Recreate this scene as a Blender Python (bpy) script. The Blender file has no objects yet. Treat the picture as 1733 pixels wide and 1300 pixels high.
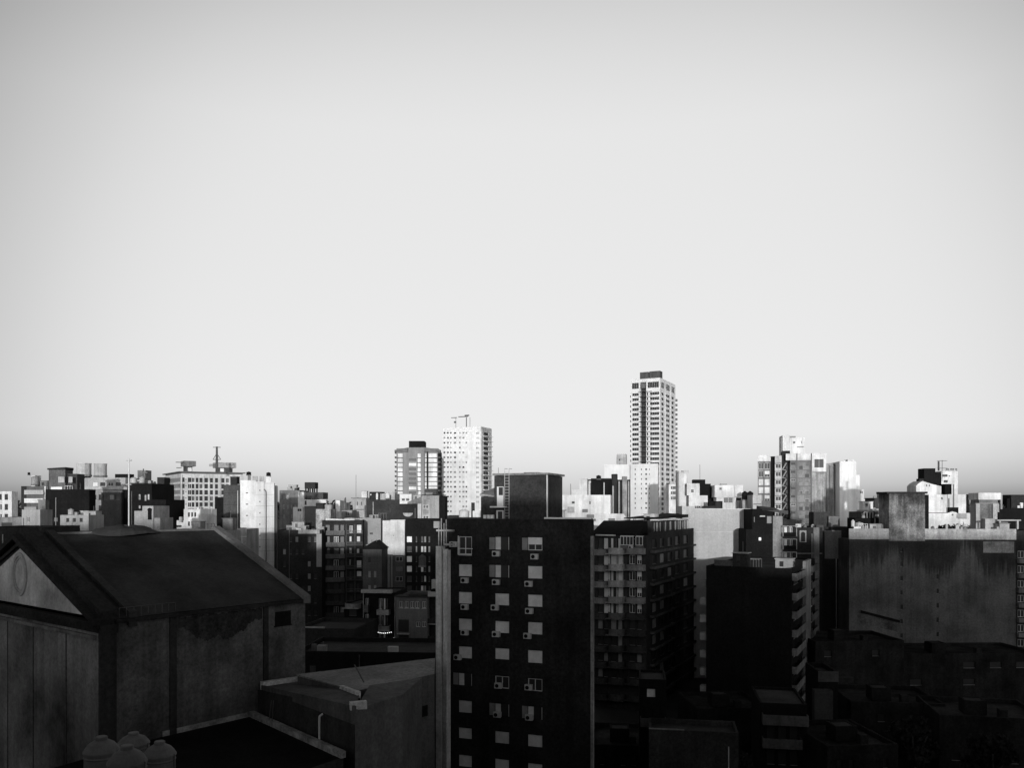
import bpy, math, random
from mathutils import Vector
random.seed(11)
R = math.radians
S = bpy.context.scene
C = S.collection
# ------------------------------------------------------------------ camera
FPX, CX, HY, HC = 1400.0, 866.5, 855.0, 36.0      # focal length in photo px, centre column, horizon row, eye height (m)
cd = bpy.data.cameras.new('camera'); cam = bpy.data.objects.new('camera', cd); C.objects.link(cam)
cam.location = (0, 0, HC); cam.rotation_euler = (R(90), 0, 0)
cd.sensor_width = 36; cd.lens = 36*FPX/1733; cd.shift_y = 205/1733; cd.clip_start = .5; cd.clip_end = 20000
S.camera = cam
# ------------------------------------------------------------------ sky and sun (low sun behind the viewer)
SUN_EL, SUN_DIR = 4.0, Vector((.04, -1, 0)).normalized()
w = bpy.data.worlds.new('World'); S.world = w; w.use_nodes = True
nt = w.node_tree; N = nt.nodes; L = nt.links; N.clear()
out = N.new('ShaderNodeOutputWorld'); bg = N.new('ShaderNodeBackground'); sky = N.new('ShaderNodeTexSky')
sky.sky_type = 'NISHITA'; sky.sun_disc = False; sky.sun_elevation = R(SUN_EL)
sky.sun_rotation = math.atan2(SUN_DIR.x, SUN_DIR.y); sky.altitude = 30
bw = N.new('ShaderNodeRGBToBW'); L.new(sky.outputs[0], bw.inputs[0])
tc = N.new('ShaderNodeTexCoord'); sep = N.new('ShaderNodeSeparateXYZ'); L.new(tc.outputs['Generated'], sep.inputs[0])
def wm(op, a, b=None, clamp=False):
    n = N.new('ShaderNodeMath'); n.operation = op; n.use_clamp = clamp
    for i, v in enumerate((a, b)):
        if v is None: continue
        if isinstance(v, (int, float)): n.inputs[i].default_value = v
        else: L.new(v, n.inputs[i])
    return n.outputs[0]
ramp = N.new('ShaderNodeValToRGB'); cr = ramp.color_ramp; cr.interpolation = 'B_SPLINE'
SKYRAMP = [(0, .22), (.008, .40), (.024, .66), (.05, .88), (.09, 1.03), (.20, 1.14), (.34, 1.07), (.53, .90), (.64, .28), (1, .09)]
while len(cr.elements) < len(SKYRAMP): cr.elements.new(.5)
for e, (p, v) in zip(cr.elements, SKYRAMP): e.position = p; e.color = (v, v, v, 1)
L.new(sep.outputs[2], ramp.inputs[0])
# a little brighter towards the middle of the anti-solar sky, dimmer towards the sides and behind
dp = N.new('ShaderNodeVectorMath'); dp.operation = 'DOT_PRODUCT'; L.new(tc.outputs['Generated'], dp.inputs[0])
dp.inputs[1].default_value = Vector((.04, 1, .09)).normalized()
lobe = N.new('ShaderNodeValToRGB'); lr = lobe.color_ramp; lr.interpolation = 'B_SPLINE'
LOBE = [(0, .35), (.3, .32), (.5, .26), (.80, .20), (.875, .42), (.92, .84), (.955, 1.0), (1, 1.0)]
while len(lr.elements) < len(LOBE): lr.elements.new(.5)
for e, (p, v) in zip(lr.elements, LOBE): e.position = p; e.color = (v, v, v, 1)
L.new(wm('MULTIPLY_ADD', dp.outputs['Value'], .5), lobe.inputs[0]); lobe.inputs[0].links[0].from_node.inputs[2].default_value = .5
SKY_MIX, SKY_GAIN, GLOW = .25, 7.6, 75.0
# keep part of the physical sky's own variation: nishita * a + constant
base = wm('MULTIPLY_ADD', bw.outputs[0], SKY_MIX); base.node.inputs[2].default_value = SKY_GAIN
ctr = wm('MULTIPLY', wm('SUBTRACT', sep.outputs[1], .86), 7.0, True)          # the twilight band is thinner straight ahead
col = wm('MULTIPLY', wm('MULTIPLY', base, wm('POWER', ramp.outputs[0], wm('SUBTRACT', 1.0, wm('MULTIPLY', ctr, .5)))), lobe.outputs[0])
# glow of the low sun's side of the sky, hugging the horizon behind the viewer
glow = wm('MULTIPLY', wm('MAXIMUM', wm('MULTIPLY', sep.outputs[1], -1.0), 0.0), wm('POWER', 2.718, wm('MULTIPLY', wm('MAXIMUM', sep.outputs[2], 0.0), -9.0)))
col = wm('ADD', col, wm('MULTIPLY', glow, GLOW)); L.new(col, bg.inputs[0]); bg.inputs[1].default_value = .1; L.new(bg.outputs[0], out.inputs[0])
sl = bpy.data.lights.new('sun', 'SUN'); sl.energy = 2.8; sl.angle = R(.9); sl.color = (1, 1, 1)
so = bpy.data.objects.new('sun', sl); C.objects.link(so); so.location = (-20, -60, 80)
sd = Vector((SUN_DIR.x*math.cos(R(SUN_EL)), SUN_DIR.y*math.cos(R(SUN_EL)), math.sin(R(SUN_EL))))
so.rotation_euler = sd.to_track_quat('Z', 'Y').to_euler()
vs = S.view_settings; vs.view_transform = 'Standard'; vs.look = 'None'; vs.gamma = 1; vs.exposure = 0; vs.use_curve_mapping = False
S.cycles.max_bounces = 4; S.cycles.diffuse_bounces = 3

# ------------------------------------------------------------------ materials (the photograph is black and white: greys only)
MC = {}
def mat(v, var=.25, streak=.0, fine=.25, rough=.85, joint=0, name=None, slat=0, scale=.22, emit=0, drip=None):
    key = (v, var, streak, fine, rough, joint, slat, scale, emit, drip)
    if key in MC: return MC[key]
    m = bpy.data.materials.new(name or 'grey_%03d' % int(v*1000)); m.use_nodes = True
    t = m.node_tree; n = t.nodes; l = t.links; b = n['Principled BSDF']
    b.inputs['Roughness'].default_value = rough
    if rough < .5: b.inputs['Specular IOR Level'].default_value = .35
    if rough > .5: b.inputs['Specular IOR Level'].default_value = .04
    g = n.new('ShaderNodeNewGeometry')
    def M(op, a, c=None, d=None, clamp=False):
        k = n.new('ShaderNodeMath'); k.operation = op; k.use_clamp = clamp
        for i, x in enumerate((a, c, d)):
            if x is None: continue
            if isinstance(x, (int, float)): k.inputs[i].default_value = x
            else: l.new(x, k.inputs[i])
        return k.outputs[0]
    def noise(scale, vec=None, det=4, rg=.6):
        k = n.new('ShaderNodeTexNoise'); k.inputs['Scale'].default_value = scale; k.inputs['Detail'].default_value = det
        k.inputs['Roughness'].default_value = rg; l.new(vec or g.outputs['Position'], k.inputs['Vector']); return k.outputs[0]
    def mr(x, a, b_, c, d):
        k = n.new('ShaderNodeMapRange'); l.new(x, k.inputs[0])
        for i, q in enumerate((a, b_, c, d)): k.inputs[i+1].default_value = q
        return k.outputs[0]
    f = mr(noise(scale), .3, .7, 1-var, 1+var*.6)
    f2 = mr(noise(3.1, None, 3, .8), .25, .75, 1-fine, 1+fine)
    val = M('MULTIPLY', M('MULTIPLY', f, f2), v)
    if streak:
        mp = n.new('ShaderNodeMapping'); mp.inputs['Scale'].default_value = (1, 1, .05); l.new(g.outputs['Position'], mp.inputs['Vector'])
        s1 = mr(noise(.9, mp.outputs[0], 5, .7), .42, .72, 1, 1-streak)
        val = M('MULTIPLY', val, s1)
    if joint or slat:
        sp = n.new('ShaderNodeSeparateXYZ'); l.new(g.outputs['Position'], sp.inputs[0])
        p = joint or slat; wd = .07 if joint else p*.3
        fr = M('MODULO', sp.outputs[2], p)
        val = M('MULTIPLY', val, M('SUBTRACT', 1, M('MULTIPLY', M('LESS_THAN', fr, wd), .45 if joint else .2)))
    if drip:      # dirt running down from a ledge at height drip[0], up to drip[1] metres long, darkening by drip[2]
        sq = n.new('ShaderNodeSeparateXYZ'); l.new(g.outputs['Position'], sq.inputs[0])
        mp = n.new('ShaderNodeMapping'); mp.inputs['Scale'].default_value = (1, 1, .02); l.new(g.outputs['Position'], mp.inputs['Vector'])
        ln = M('ADD', mr(noise(.14, mp.outputs[0], 2, .5), .3, .7, 0, drip[1]), mr(noise(1.6, mp.outputs[0], 4, .7), .35, .7, -.2, drip[1]*.5))
        d_ = M('SUBTRACT', drip[0], sq.outputs[2])
        fac = n.new('ShaderNodeMapRange'); fac.interpolation_type = 'SMOOTHSTEP'; l.new(M('SUBTRACT', ln, d_), fac.inputs[0]); fac.inputs[1].default_value = -1.2; fac.inputs[2].default_value = 1.8
        val = M('MULTIPLY', val, M('SUBTRACT', 1, M('MULTIPLY', fac.outputs[0], drip[2])))
    cmb = n.new('ShaderNodeCombineColor')
    for i in range(3): l.new(val, cmb.inputs[i])
    l.new(cmb.outputs[0], b.inputs['Base Color'])
    if emit: b.inputs['Emission Color'].default_value = (1, 1, 1, 1); b.inputs['Emission Strength'].default_value = emit
    if fine > .1:
        bp = n.new('ShaderNodeBump'); bp.inputs['Strength'].default_value = .25; bp.inputs['Distance'].default_value = .05
        l.new(noise(5, None, 3), bp.inputs['Height']); l.new(bp.outputs[0], b.inputs['Normal'])
    MC[key] = m; return m
WHITE = mat(.70, .32, .32, .14, name='white_render')
LIGHT = mat(.44, .4, .45, .25, name='light_render')
MID = mat(.34, .2, .3, .2, name='grey_render')
CONC = mat(.22, .35, .5, .3, name='stained_concrete')
DGREY = mat(.085, .3, .3, .35, name='dark_grey_render')
DARK = mat(.034, .3, .2, .45, name='dark_masonry')
BLACK = mat(.013, .3, .2, .5, name='near_black_masonry')  # near-black grey shared by the darkest walls and openings
BRICK = mat(.028, .45, .35, .55, name='dark_brick')
ROOF = mat(.06, .4, 0, .4, name='bitumen_roof')
ROOFL = mat(.28, .3, 0, .3, name='pale_roof')
GLASS = mat(.02, 0, 0, .05, .42, name='window_glass')
FRAME = mat(.62, .1, 0, .05, .5, name='white_frame')
SHUT = mat(.74, .35, .1, .12, .6, slat=.12, name='pale_roller_shutter')
SHUTG = mat(.28, .2, .1, .15, .6, slat=.12, name='grey_roller_shutter')
METAL = mat(.10, .2, 0, .1, .5, name='dark_metal')
LMETAL = mat(.55, .2, 0, .1, .5, name='pale_metal')
PIPE = mat(.75, .1, 0, .05, .5, name='white_pipe')
HEDGE = mat(.025, .4, 0, .6, .9, name='foliage')
BARK = mat(.06, .3, 0, .4, .9, name='bark')

# ------------------------------------------------------------------ mesh helpers
class MB:
    def __init__(s): s.v = []; s.f = []; s.m = []
    def quad(s, a, b, c, d, m=0):
        i = len(s.v); s.v += [tuple(a), tuple(b), tuple(c), tuple(d)]; s.f.append((i, i+1, i+2, i+3)); s.m.append(m)
    def poly(s, pts, m=0):
        i = len(s.v); s.v += [tuple(p) for p in pts]; s.f.append(tuple(range(i, i+len(pts)))); s.m.append(m)
    def box(s, x0, x1, y0, y1, z0, z1, m=0):
        i = len(s.v)
        s.v += [(x, y, z) for z in (z0, z1) for x, y in ((x0, y0), (x1, y0), (x1, y1), (x0, y1))]
        for f in ((0, 3, 2, 1), (4, 5, 6, 7), (0, 1, 5, 4), (1, 2, 6, 5), (2, 3, 7, 6), (3, 0, 4, 7)):
            s.f.append(tuple(i+k for k in f)); s.m.append(m)
        return s
    def prism(s, pts, z0, z1, m=0, mt=None):        # pts anticlockwise; z1 may be a list (sloping top)
        n = len(pts); i = len(s.v); zt = z1 if isinstance(z1, (list, tuple)) else [z1]*n
        s.v += [(p[0], p[1], z0) for p in pts] + [(p[0], p[1], z) for p, z in zip(pts, zt)]
        s.f.append(tuple(i+k for k in range(n-1, -1, -1))); s.m.append(m)
        s.f.append(tuple(i+n+k for k in range(n))); s.m.append(m if mt is None else mt)
        for k in range(n):
            j = (k+1) % n; s.f.append((i+k, i+j, i+n+j, i+n+k)); s.m.append(m)
        return s
    def lathe(s, cx, cy, prof, n=16, m=0):          # prof: list of (r, z)
        i = len(s.v)
        for r, z in prof:
            for k in range(n):
                a = 2*math.pi*k/n; s.v.append((cx+r*math.cos(a), cy+r*math.sin(a), z))
        for j in range(len(prof)-1):
            for k in range(n):
                k2 = (k+1) % n; s.f.append((i+j*n+k, i+j*n+k2, i+(j+1)*n+k2, i+(j+1)*n+k)); s.m.append(m)
        s.f.append(tuple(i+(len(prof)-1)*n+k for k in range(n))); s.m.append(m)
        s.f.append(tuple(i+k for k in range(n-1, -1, -1))); s.m.append(m)
        return s
    def bar(s, p, q, r, m=0, n=4):
        p = Vector(p); q = Vector(q); d = (q-p).normalized(); a = d.orthogonal().normalized(); b = d.cross(a); i = len(s.v)
        for o in (p, q):
            for k in range(n):
                t = 2*math.pi*(k+.5)/n; s.v.append(tuple(o + a*r*math.cos(t) + b*r*math.sin(t)))
        for k in range(n):
            j = (k+1) % n; s.f.append((i+k, i+j, i+n+j, i+n+k)); s.m.append(m)
        s.f.append(tuple(i+k for k in range(n-1, -1, -1))); s.m.append(m)
        s.f.append(tuple(i+n+k for k in range(n))); s.m.append(m)
        return s
    def mesh(s, name, mats):
        me = bpy.data.meshes.new(name); me.from_pydata(s.v, [], s.f); me.polygons.foreach_set('material_index', s.m)
        for m in mats: me.materials.append(m)
        me.update(); return me
    def obj(s, name, mats, parent=None, loc=(0, 0, 0), rz=0):
        return link(name, s.mesh(name, mats), parent, loc, rz)
def link(name, me, parent=None, loc=(0, 0, 0), rz=0):
    o = bpy.data.objects.new(name, me); C.objects.link(o); o.parent = parent; o.location = loc; o.rotation_euler = (0, 0, rz); return o
def tag(o, label, cat, group=None):
    o['label'] = label; o['category'] = cat
    if group: o['group'] = group
    return o
def X(px, Y): return (px-CX)/FPX*Y
def Z(py, Y): return HC-(py-HY)/FPX*Y

WC = {}
def win_mesh(kind, w, h, d):
    key = (kind, round(w, 2), round(h, 2), d)
    if key in WC: return WC[key]
    b = MB(); t = min(.08, w*.12); mats = [GLASS, FRAME, SHUT, SHUTG]
    if kind in 'gdrh':
        b.quad((0, d, 0), (w, d, 0), (w, d, h), (0, d, h), 0)
    if kind in 'gh':
        for x0, x1, z0, z1 in ((0, t, 0, h), (w-t, w, 0, h), (t, w-t, 0, t), (t, w-t, h-t, h), (w/2-t/2, w/2+t/2, t, h-t)):
            b.box(x0, x1, d-.06, d-.01, z0, z1, 1)
    if kind == 'r':
        k = max(2, int(w/1.3))
        for i in range(k+1): b.box(min(w-.06, i*w/k), min(w, i*w/k+.06), d-.06, d-.01, 0, h, 1)
    if kind == 'd':
        b.box(0, w, d-.08, d-.01, 0, .06, 3)
    if kind in 'sq':
        b.box(0, w, d-.05, d, 0, h, 2 if kind == 's' else 3)
    if kind == 'h':
        b.box(0, w, d-.1, d-.062, h*.45, h, 2)
    if kind == 'k':      # tall balcony door with part-drawn light curtain
        b.quad((0, d, 0), (w, d, 0), (w, d, h), (0, d, h), 0)
        b.box(0, w*.38, d-.05, d-.012, 0, h, 2); b.box(w*.94, w, d-.06, d-.012, 0, h, 1)
    me = b.mesh('window', mats); WC[key] = me; return me
BC = {}
def balc_mesh(w, dep, h, m, style='solid'):
    key = (round(w, 2), dep, h, m.name, style)
    if key in BC: return BC[key]
    b = MB(); b.box(0, w, -dep, -.003, -.16, 0, 0)
    if style == 'solid':
        b.box(0, w, -dep, -dep+.1, 0, h); b.box(0, .1, -dep+.1, -.003, 0, h); b.box(w-.1, w, -dep+.1, -.003, 0, h)
    elif style == 'rail':
        b.box(0, w, -dep, -dep+.06, h-.06, h, 1); b.box(0, w, -dep, -dep+.06, .08, .12, 1)
        k = int(w/.22)
        for i in range(k+1): b.box(i*(w-.03)/k, i*(w-.03)/k+.03, -dep+.015, -dep+.045, .12, h-.06, 1)
    elif style == 'round':
        n = 10; o = []; q = []
        for i in range(n+1):
            t = i/n; x = t*w; y = -dep*(1-abs(2*t-1)**3.5)-.05
            o.append((x, y)); q.append((min(max(x, .12), w-.12), y+.14))
        for i in range(n):
            (x0, y0), (x1, y1) = o[i], o[i+1]; (a0, c0), (a1, c1) = q[i], q[i+1]
            b.quad((x0, y0, -.16), (x1, y1, -.16), (x1, y1, h), (x0, y0, h)); b.quad((a1, c1, 0), (a0, c0, 0), (a0, c0, h), (a1, c1, h))
            b.quad((x0, y0, h), (x1, y1, h), (a1, c1, h), (a0, c0, h)); b.quad((x1, y1, -.16), (x0, y0, -.16), (x0, -.003, -.16), (x1, -.003, -.16))
            b.quad((x0, y0, .0), (x1, y1, .0), (x1, -.003, 0), (x0, -.003, 0))
    me = b.mesh('balcony', [m, METAL]); BC[key] = me; return me

class Bld:
    """A building whose front face starts at photo column lx, Y metres away, turned by rot degrees."""
    def __init__(s, name, label, cat, lx, Y, rot=0, group=None):
        s.c = math.cos(R(rot)); s.s = math.sin(R(rot)); s.px = X(lx, Y); s.py = Y; s.rot = R(rot)
        s.root = bpy.data.objects.new(name, None); C.objects.link(s.root); s.root.location = (s.px, Y, 0); s.root.rotation_euler = (0, 0, s.rot)
        s.root.empty_display_size = .5
        tag(s.root, label, cat, group); s.wins = []
    def world(s, u, v): return s.px+u*s.c-v*s.s, s.py+u*s.s+v*s.c
    def u(s, px, v=0):
        k = (px-CX)/FPX; x, y = s.world(0, v); return (k*y-x)/(s.c-k*s.s)
    def v(s, px, u=0):
        k = (px-CX)/FPX; x, y = s.world(u, 0); return (k*y-x)/(-s.s-k*s.c)
    def z(s, py, u=0, v=0): return Z(py, s.world(u, v)[1])
    def block(s, name, u0, u1, v0, v1, z0, z1, m, ops=None, rim=.7, roof=ROOF, rec=.18, inset=True):
        """box with real window openings; ops = {face: [(a0, z0, a1, z1, kind)]}, a measured along the face seen from outside"""
        b = MB(); ops = ops or {}
        faces = {'F': ((u0, v0), (u1, v0)), 'R': ((u1, v0), (u1, v1)), 'B': ((u1, v1), (u0, v1)), 'L': ((u0, v1), (u0, v0))}
        for fn, ((ax, ay), (bx, by)) in faces.items():
            ln = math.hypot(bx-ax, by-ay); dx, dy = (bx-ax)/ln, (by-ay)/ln; nx, ny = -dy, dx   # inward
            lst = [o for o in ops.get(fn, []) if o[0] > .05 and o[2] < ln-.05 and o[1] > z0+.05 and o[3] < z1-.1 and o[2]-o[0] > .1]
            xs = sorted({0, round(ln, 4)} | {round(q, 4) for o in lst for q in (o[0], o[2])}); zs = sorted({z0, z1} | {round(q, 4) for o in lst for q in (o[1], o[3])})
            P = lambda a, z, d=0: (ax+dx*a+nx*d, ay+dy*a+ny*d, z)
            for j in range(len(zs)-1):
                zc = (zs[j]+zs[j+1])/2; row = [o for o in lst if o[1] < zc < o[3]]; st = None
                for i in range(len(xs)-1):
                    xc = (xs[i]+xs[i+1])/2; hole = any(o[0] < xc < o[2] for o in row)
                    if not hole and st is None: st = xs[i]
                    if st is not None and (hole or i == len(xs)-2):
                        e = xs[i] if hole else xs[i+1]
                        b.quad(P(st, zs[j]), P(e, zs[j]), P(e, zs[j+1]), P(st, zs[j+1])); st = None
            ang = math.atan2(dy, dx)
            for o in lst:
                a0, y0, a1, y1 = o[:4]
                b.quad(P(a0, y0), P(a1, y0), P(a1, y0, rec), P(a0, y0, rec)); b.quad(P(a0, y1, rec), P(a1, y1, rec), P(a1, y1), P(a0, y1))
                b.quad(P(a0, y0), P(a0, y0, rec), P(a0, y1, rec), P(a0, y1)); b.quad(P(a1, y0, rec), P(a1, y0), P(a1, y1), P(a1, y1, rec))
                s.wins.append((o[4] if len(o) > 4 else 'g', a1-a0, y1-y0, P(a0, y0), ang, rec))
        t = min(.25, (u1-u0)*.2, (v1-v0)*.2)
        if rim > 0:
            zr = z1-rim
            A = [(u0, v0), (u1, v0), (u1, v1), (u0, v1)]; I = [(u0+t, v0+t), (u1-t, v0+t), (u1-t, v1-t), (u0+t, v1-t)]
            for k in range(4):
                j = (k+1) % 4
                b.quad((*A[k], z1), (*A[j], z1), (*I[j], z1), (*I[k], z1)); b.quad((*I[k], z1), (*I[j], z1), (*I[j], zr), (*I[k], zr))
            b.quad(*[(*p, zr) for p in I], 1)
        else: b.quad((u0, v0, z1), (u1, v0, z1), (u1, v1, z1), (u0, v1, z1), 1)
        return b.obj(name, [m, roof], s.root)
    def pbox(s, name, pxl, pxr, py, zb, m, v=0, dep=8, ops=None, rim=.5, **k):
        """block given by photo columns and top row at depth v behind the front face; zb = bottom row or ('z', z)"""
        u0, u1 = s.u(pxl, v), s.u(pxr, v); um = (u0+u1)/2
        zt = s.z(py, um, v); zz = zb[1] if isinstance(zb, tuple) else s.z(zb, um, v)
        return s.block(name, u0, u1, v, v+dep, zz, zt, m, ops, rim, **k)
    def cols(s, cpx, ztop, pitch, rows, h, kinds, u0=0, v=0, skip=0):
        """openings on the front face: columns by photo px pairs"""
        o = []
        for i in range(rows):
            for (a, b_) in cpx:
                if skip and random.random() < skip: continue
                z1 = ztop-i*pitch; o.append((s.u(a, v)-u0, z1-h, s.u(b_, v)-u0, z1, random.choice(kinds)))
        return o
    def rcols(s, cpx, u, ztop, pitch, rows, h, kinds, v0=0, skip=0):
        o = []
        for i in range(rows):
            for (a, b_) in cpx:
                if skip and random.random() < skip: continue
                z1 = ztop-i*pitch; o.append((s.v(a, u)-v0, z1-h, s.v(b_, u)-v0, z1, random.choice(kinds)))
        return o
    def grid(s, ln, n, frac, ztop, pitch, rows, h, kinds, mrg=.8, skip=0):
        st = (ln-2*mrg)/n; return [(mrg+i*st+st*(1-frac)/2, ztop-j*pitch-h, mrg+i*st+st*(1+frac)/2, ztop-j*pitch, random.choice(kinds))
                                   for j in range(rows) for i in range(n) if random.random() >= skip]
    def balc(s, face, a, ln, z, m, u=0, v=0, dep=1.1, h=1.0, style='solid', name='balcony'):
        ang = {'F': 0, 'R': math.pi/2, 'L': -math.pi/2}[face]
        loc = {'F': (a, v, z), 'R': (u, a, z), 'L': (u, a, z)}[face]
        return link(name, balc_mesh(ln, dep, h, m, style), s.root, loc, ang)
    def part(s, name, b, mats): return b.obj(name, mats, s.root)
    def clutter(s, u0, u1, v0, v1, z, n, rn):
        for i in range(n):
            u = rn.uniform(u0+.4, u1-.9); v = rn.uniform(v0+.4, max(v0+.5, min(v1-.8, v0+5))); k = rn.random()*1.35; b = MB()
            if k > 1:
                w_ = min(rn.uniform(1.4, 3.6), (u1-u0)*.4); d_ = rn.uniform(1.5, 2.5); h_ = rn.uniform(.5, 2.3); u = min(u, u1-w_-.3); m_ = rn.choice((LIGHT, MID, WHITE, DGREY, CONC, DARK, LIGHT))
                b.box(u, u+w_, v, v+d_, z-.75, z+h_, 0); b.box(u-.12, u+w_+.12, v-.15, v+d_+.1, z+h_+.002, z+h_+.12, 1); s.part('roof_hut', b, [m_, rn.choice((METAL, LIGHT))])
                if w_ > 2: b = MB(); b.box(u+w_*.25, u+w_*.25+.6, v-.04, v-.003, z+h_-1.2, z+h_-.35); s.part('hut_window', b, [GLASS])
                if rn.random() < .4: b = MB(); b.bar((u+w_*.6, v+1, z+h_+.12), (u+w_*.6, v+1, z+h_+rn.uniform(.8, 2.2)), .05); s.part('roof_pole', b, [METAL])
            elif k < .3: b.bar((u, v, z-.7), (u, v, z+rn.uniform(.3, 1.6)), rn.choice((.05, .08))); b.bar((u-.25, v, z+.3), (u+.25, v, z+.3), .05); s.part('roof_pole', b, [METAL])
            elif k < .62: w_ = rn.uniform(.5, 1.6); b.box(u, u+w_, v, v+rn.uniform(.5, 1.4), z-.7, z+rn.uniform(.2, .9)); s.part('roof_vent', b, [rn.choice((LIGHT, MID, CONC, DGREY, WHITE))])
            elif k < .82: b.lathe(u+.3, v+.3, [(.35, z-.7), (.35, z+.35), (.2, z+.55), (.05, z+.62)], 12); s.part('roof_drum', b, [rn.choice((MID, CONC, BLACK, LIGHT))])
            else:
                w_ = rn.uniform(1.2, 2.6); h_ = rn.uniform(.5, 1.2)
                for q in range(4): b.box(u+w_*q/3, u+w_*q/3+.07, v, v+.07, z-.7, z+h_)
                b.box(u, u+w_+.07, v-.01, v+.08, z+h_, z+h_+.07); s.part('roof_railing', b, [rn.choice((METAL, LMETAL))])
    def done(s, near=False):
        ws = sorted(s.wins, key=lambda q: -q[1]*q[2]); one = ws[:98]; rest = ws[98:]
        for k, w_, h_, p, ang, rec in one: link('window', win_mesh(k, w_, h_, rec), s.root, p, ang)
        if rest:
            b = MB()
            for k, w_, h_, p, ang, rec in rest:
                me = win_mesh(k, w_, h_, rec); i = len(b.v); ca, sa = math.cos(ang), math.sin(ang)
                b.v += [(p[0]+q.co.x*ca-q.co.y*sa, p[1]+q.co.x*sa+q.co.y*ca, p[2]+q.co.z) for q in me.vertices]
                for f in me.polygons: b.f.append(tuple(i+x for x in f.vertices)); b.m.append(f.material_index)
            o = b.obj('window', [GLASS, FRAME, SHUT, SHUTG], s.root); o['kind'] = 'stuff'
        s.wins = []; return s

# small rooftop things, each a thing of its own
def tank(px, Y, pyt, pyb, wpx, label, m=LIGHT, dome=True, cat='water tank', legs=False, group=None, name='water_tank'):
    r = wpx/FPX*Y/2; zb, zt = Z(pyb, Y), Z(pyt, Y); h = zt-zb
    b = MB(); x, y = 0, 0
    t = bpy.data.objects.new(name, None); C.objects.link(t); t.location = (X(px, Y), Y, zb); tag(t, label, cat, group)
    base = h*.14
    if dome:
        pr = [(r*.97, base)]
        for q in (.3, .5, .7): pr += [(r*.97, h*q-h*.02), (r*1.02, h*q), (r*.97, h*q+h*.02)]
        pr += [(r, h*.76), (r*1.04, h*.765), (r*1.04, h*.785), (r*.93, h*.83), (r*.72, h*.895), (r*.42, h*.94), (r*.34, h*.945), (r*.34, h*.985), (r*.3, h)]
        b.lathe(0, 0, pr, 28)
    else: b.lathe(0, 0, [(r, base), (r, h*.5), (r*1.02, h*.5), (r*1.02, h*.53), (r, h*.53), (r, h*.95), (r*1.05, h*.955), (r*1.05, h)], 20)
    b.obj('body', [m], t)
    d = MB(); d.lathe(0, 0, [(r*1.08, 0), (r*1.08, base)], 16); d.obj('base', [CONC], t)
    k = MB(); k.bar((r*1.03, -.1, 0), (r*1.03, -.1, h*.8), max(.02, r*.04)); k.obj('pipe', [METAL], t)
    return t
def antenna(px, Y, pyt, pyb, label, kind='whip', m=METAL, wpx=8, r=.05):
    zb, zt = Z(pyb, Y), Z(pyt, Y); h = zt-zb; ww = wpx/FPX*Y/2
    t = bpy.data.objects.new('antenna', None); C.objects.link(t); t.location = (X(px, Y), Y, zb); tag(t, label, 'antenna')
    b = MB(); b.bar((0, 0, 0), (0, 0, h), r, 0, 6)
    if kind == 'lattice':
        b = MB(); q = ww*.22
        for sx, sy in ((-1, -1), (1, -1), (1, 1), (-1, 1)): b.bar((sx*q, sy*q, 0), (sx*q*.5, sy*q*.5, h), r)
        k = 12
        for i in range(k):
            z0 = h*i/k; z1 = h*(i+1)/k; q0 = q*(1-.5*i/k); q1 = q*(1-.5*(i+1)/k)
            b.bar((-q0, -q0, z0), (q1, -q1, z1), r*.6); b.bar((q0, -q0, z0), (q1, q1, z1), r*.6); b.bar((q0, q0, z0), (-q1, q1, z1), r*.6)
    b.obj('mast', [m], t)
    if kind in ('yagi', 'lattice', 'tv'):
        for j, f in enumerate((.97, .62)):
            d = MB(); d.bar((-ww, 0, h*f), (ww, 0, h*f), r*.8)
            if kind == 'lattice' and j:
                d = MB(); d.bar((-ww, 0, h*.5), (0, 0, h*.74), r*.8); d.bar((ww, 0, h*.5), (0, 0, h*.74), r*.8); d.bar((-ww, 0, h*.5), (ww, 0, h*.5), r*.8)
            elif kind != 'lattice':
                for i in range(5): x = -ww+2*ww*i/4; d.bar((x, -ww*.5, h*f), (x, ww*.5, h*f), r*.6)
            d.obj('crossarm', [m], t)
    return t
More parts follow.
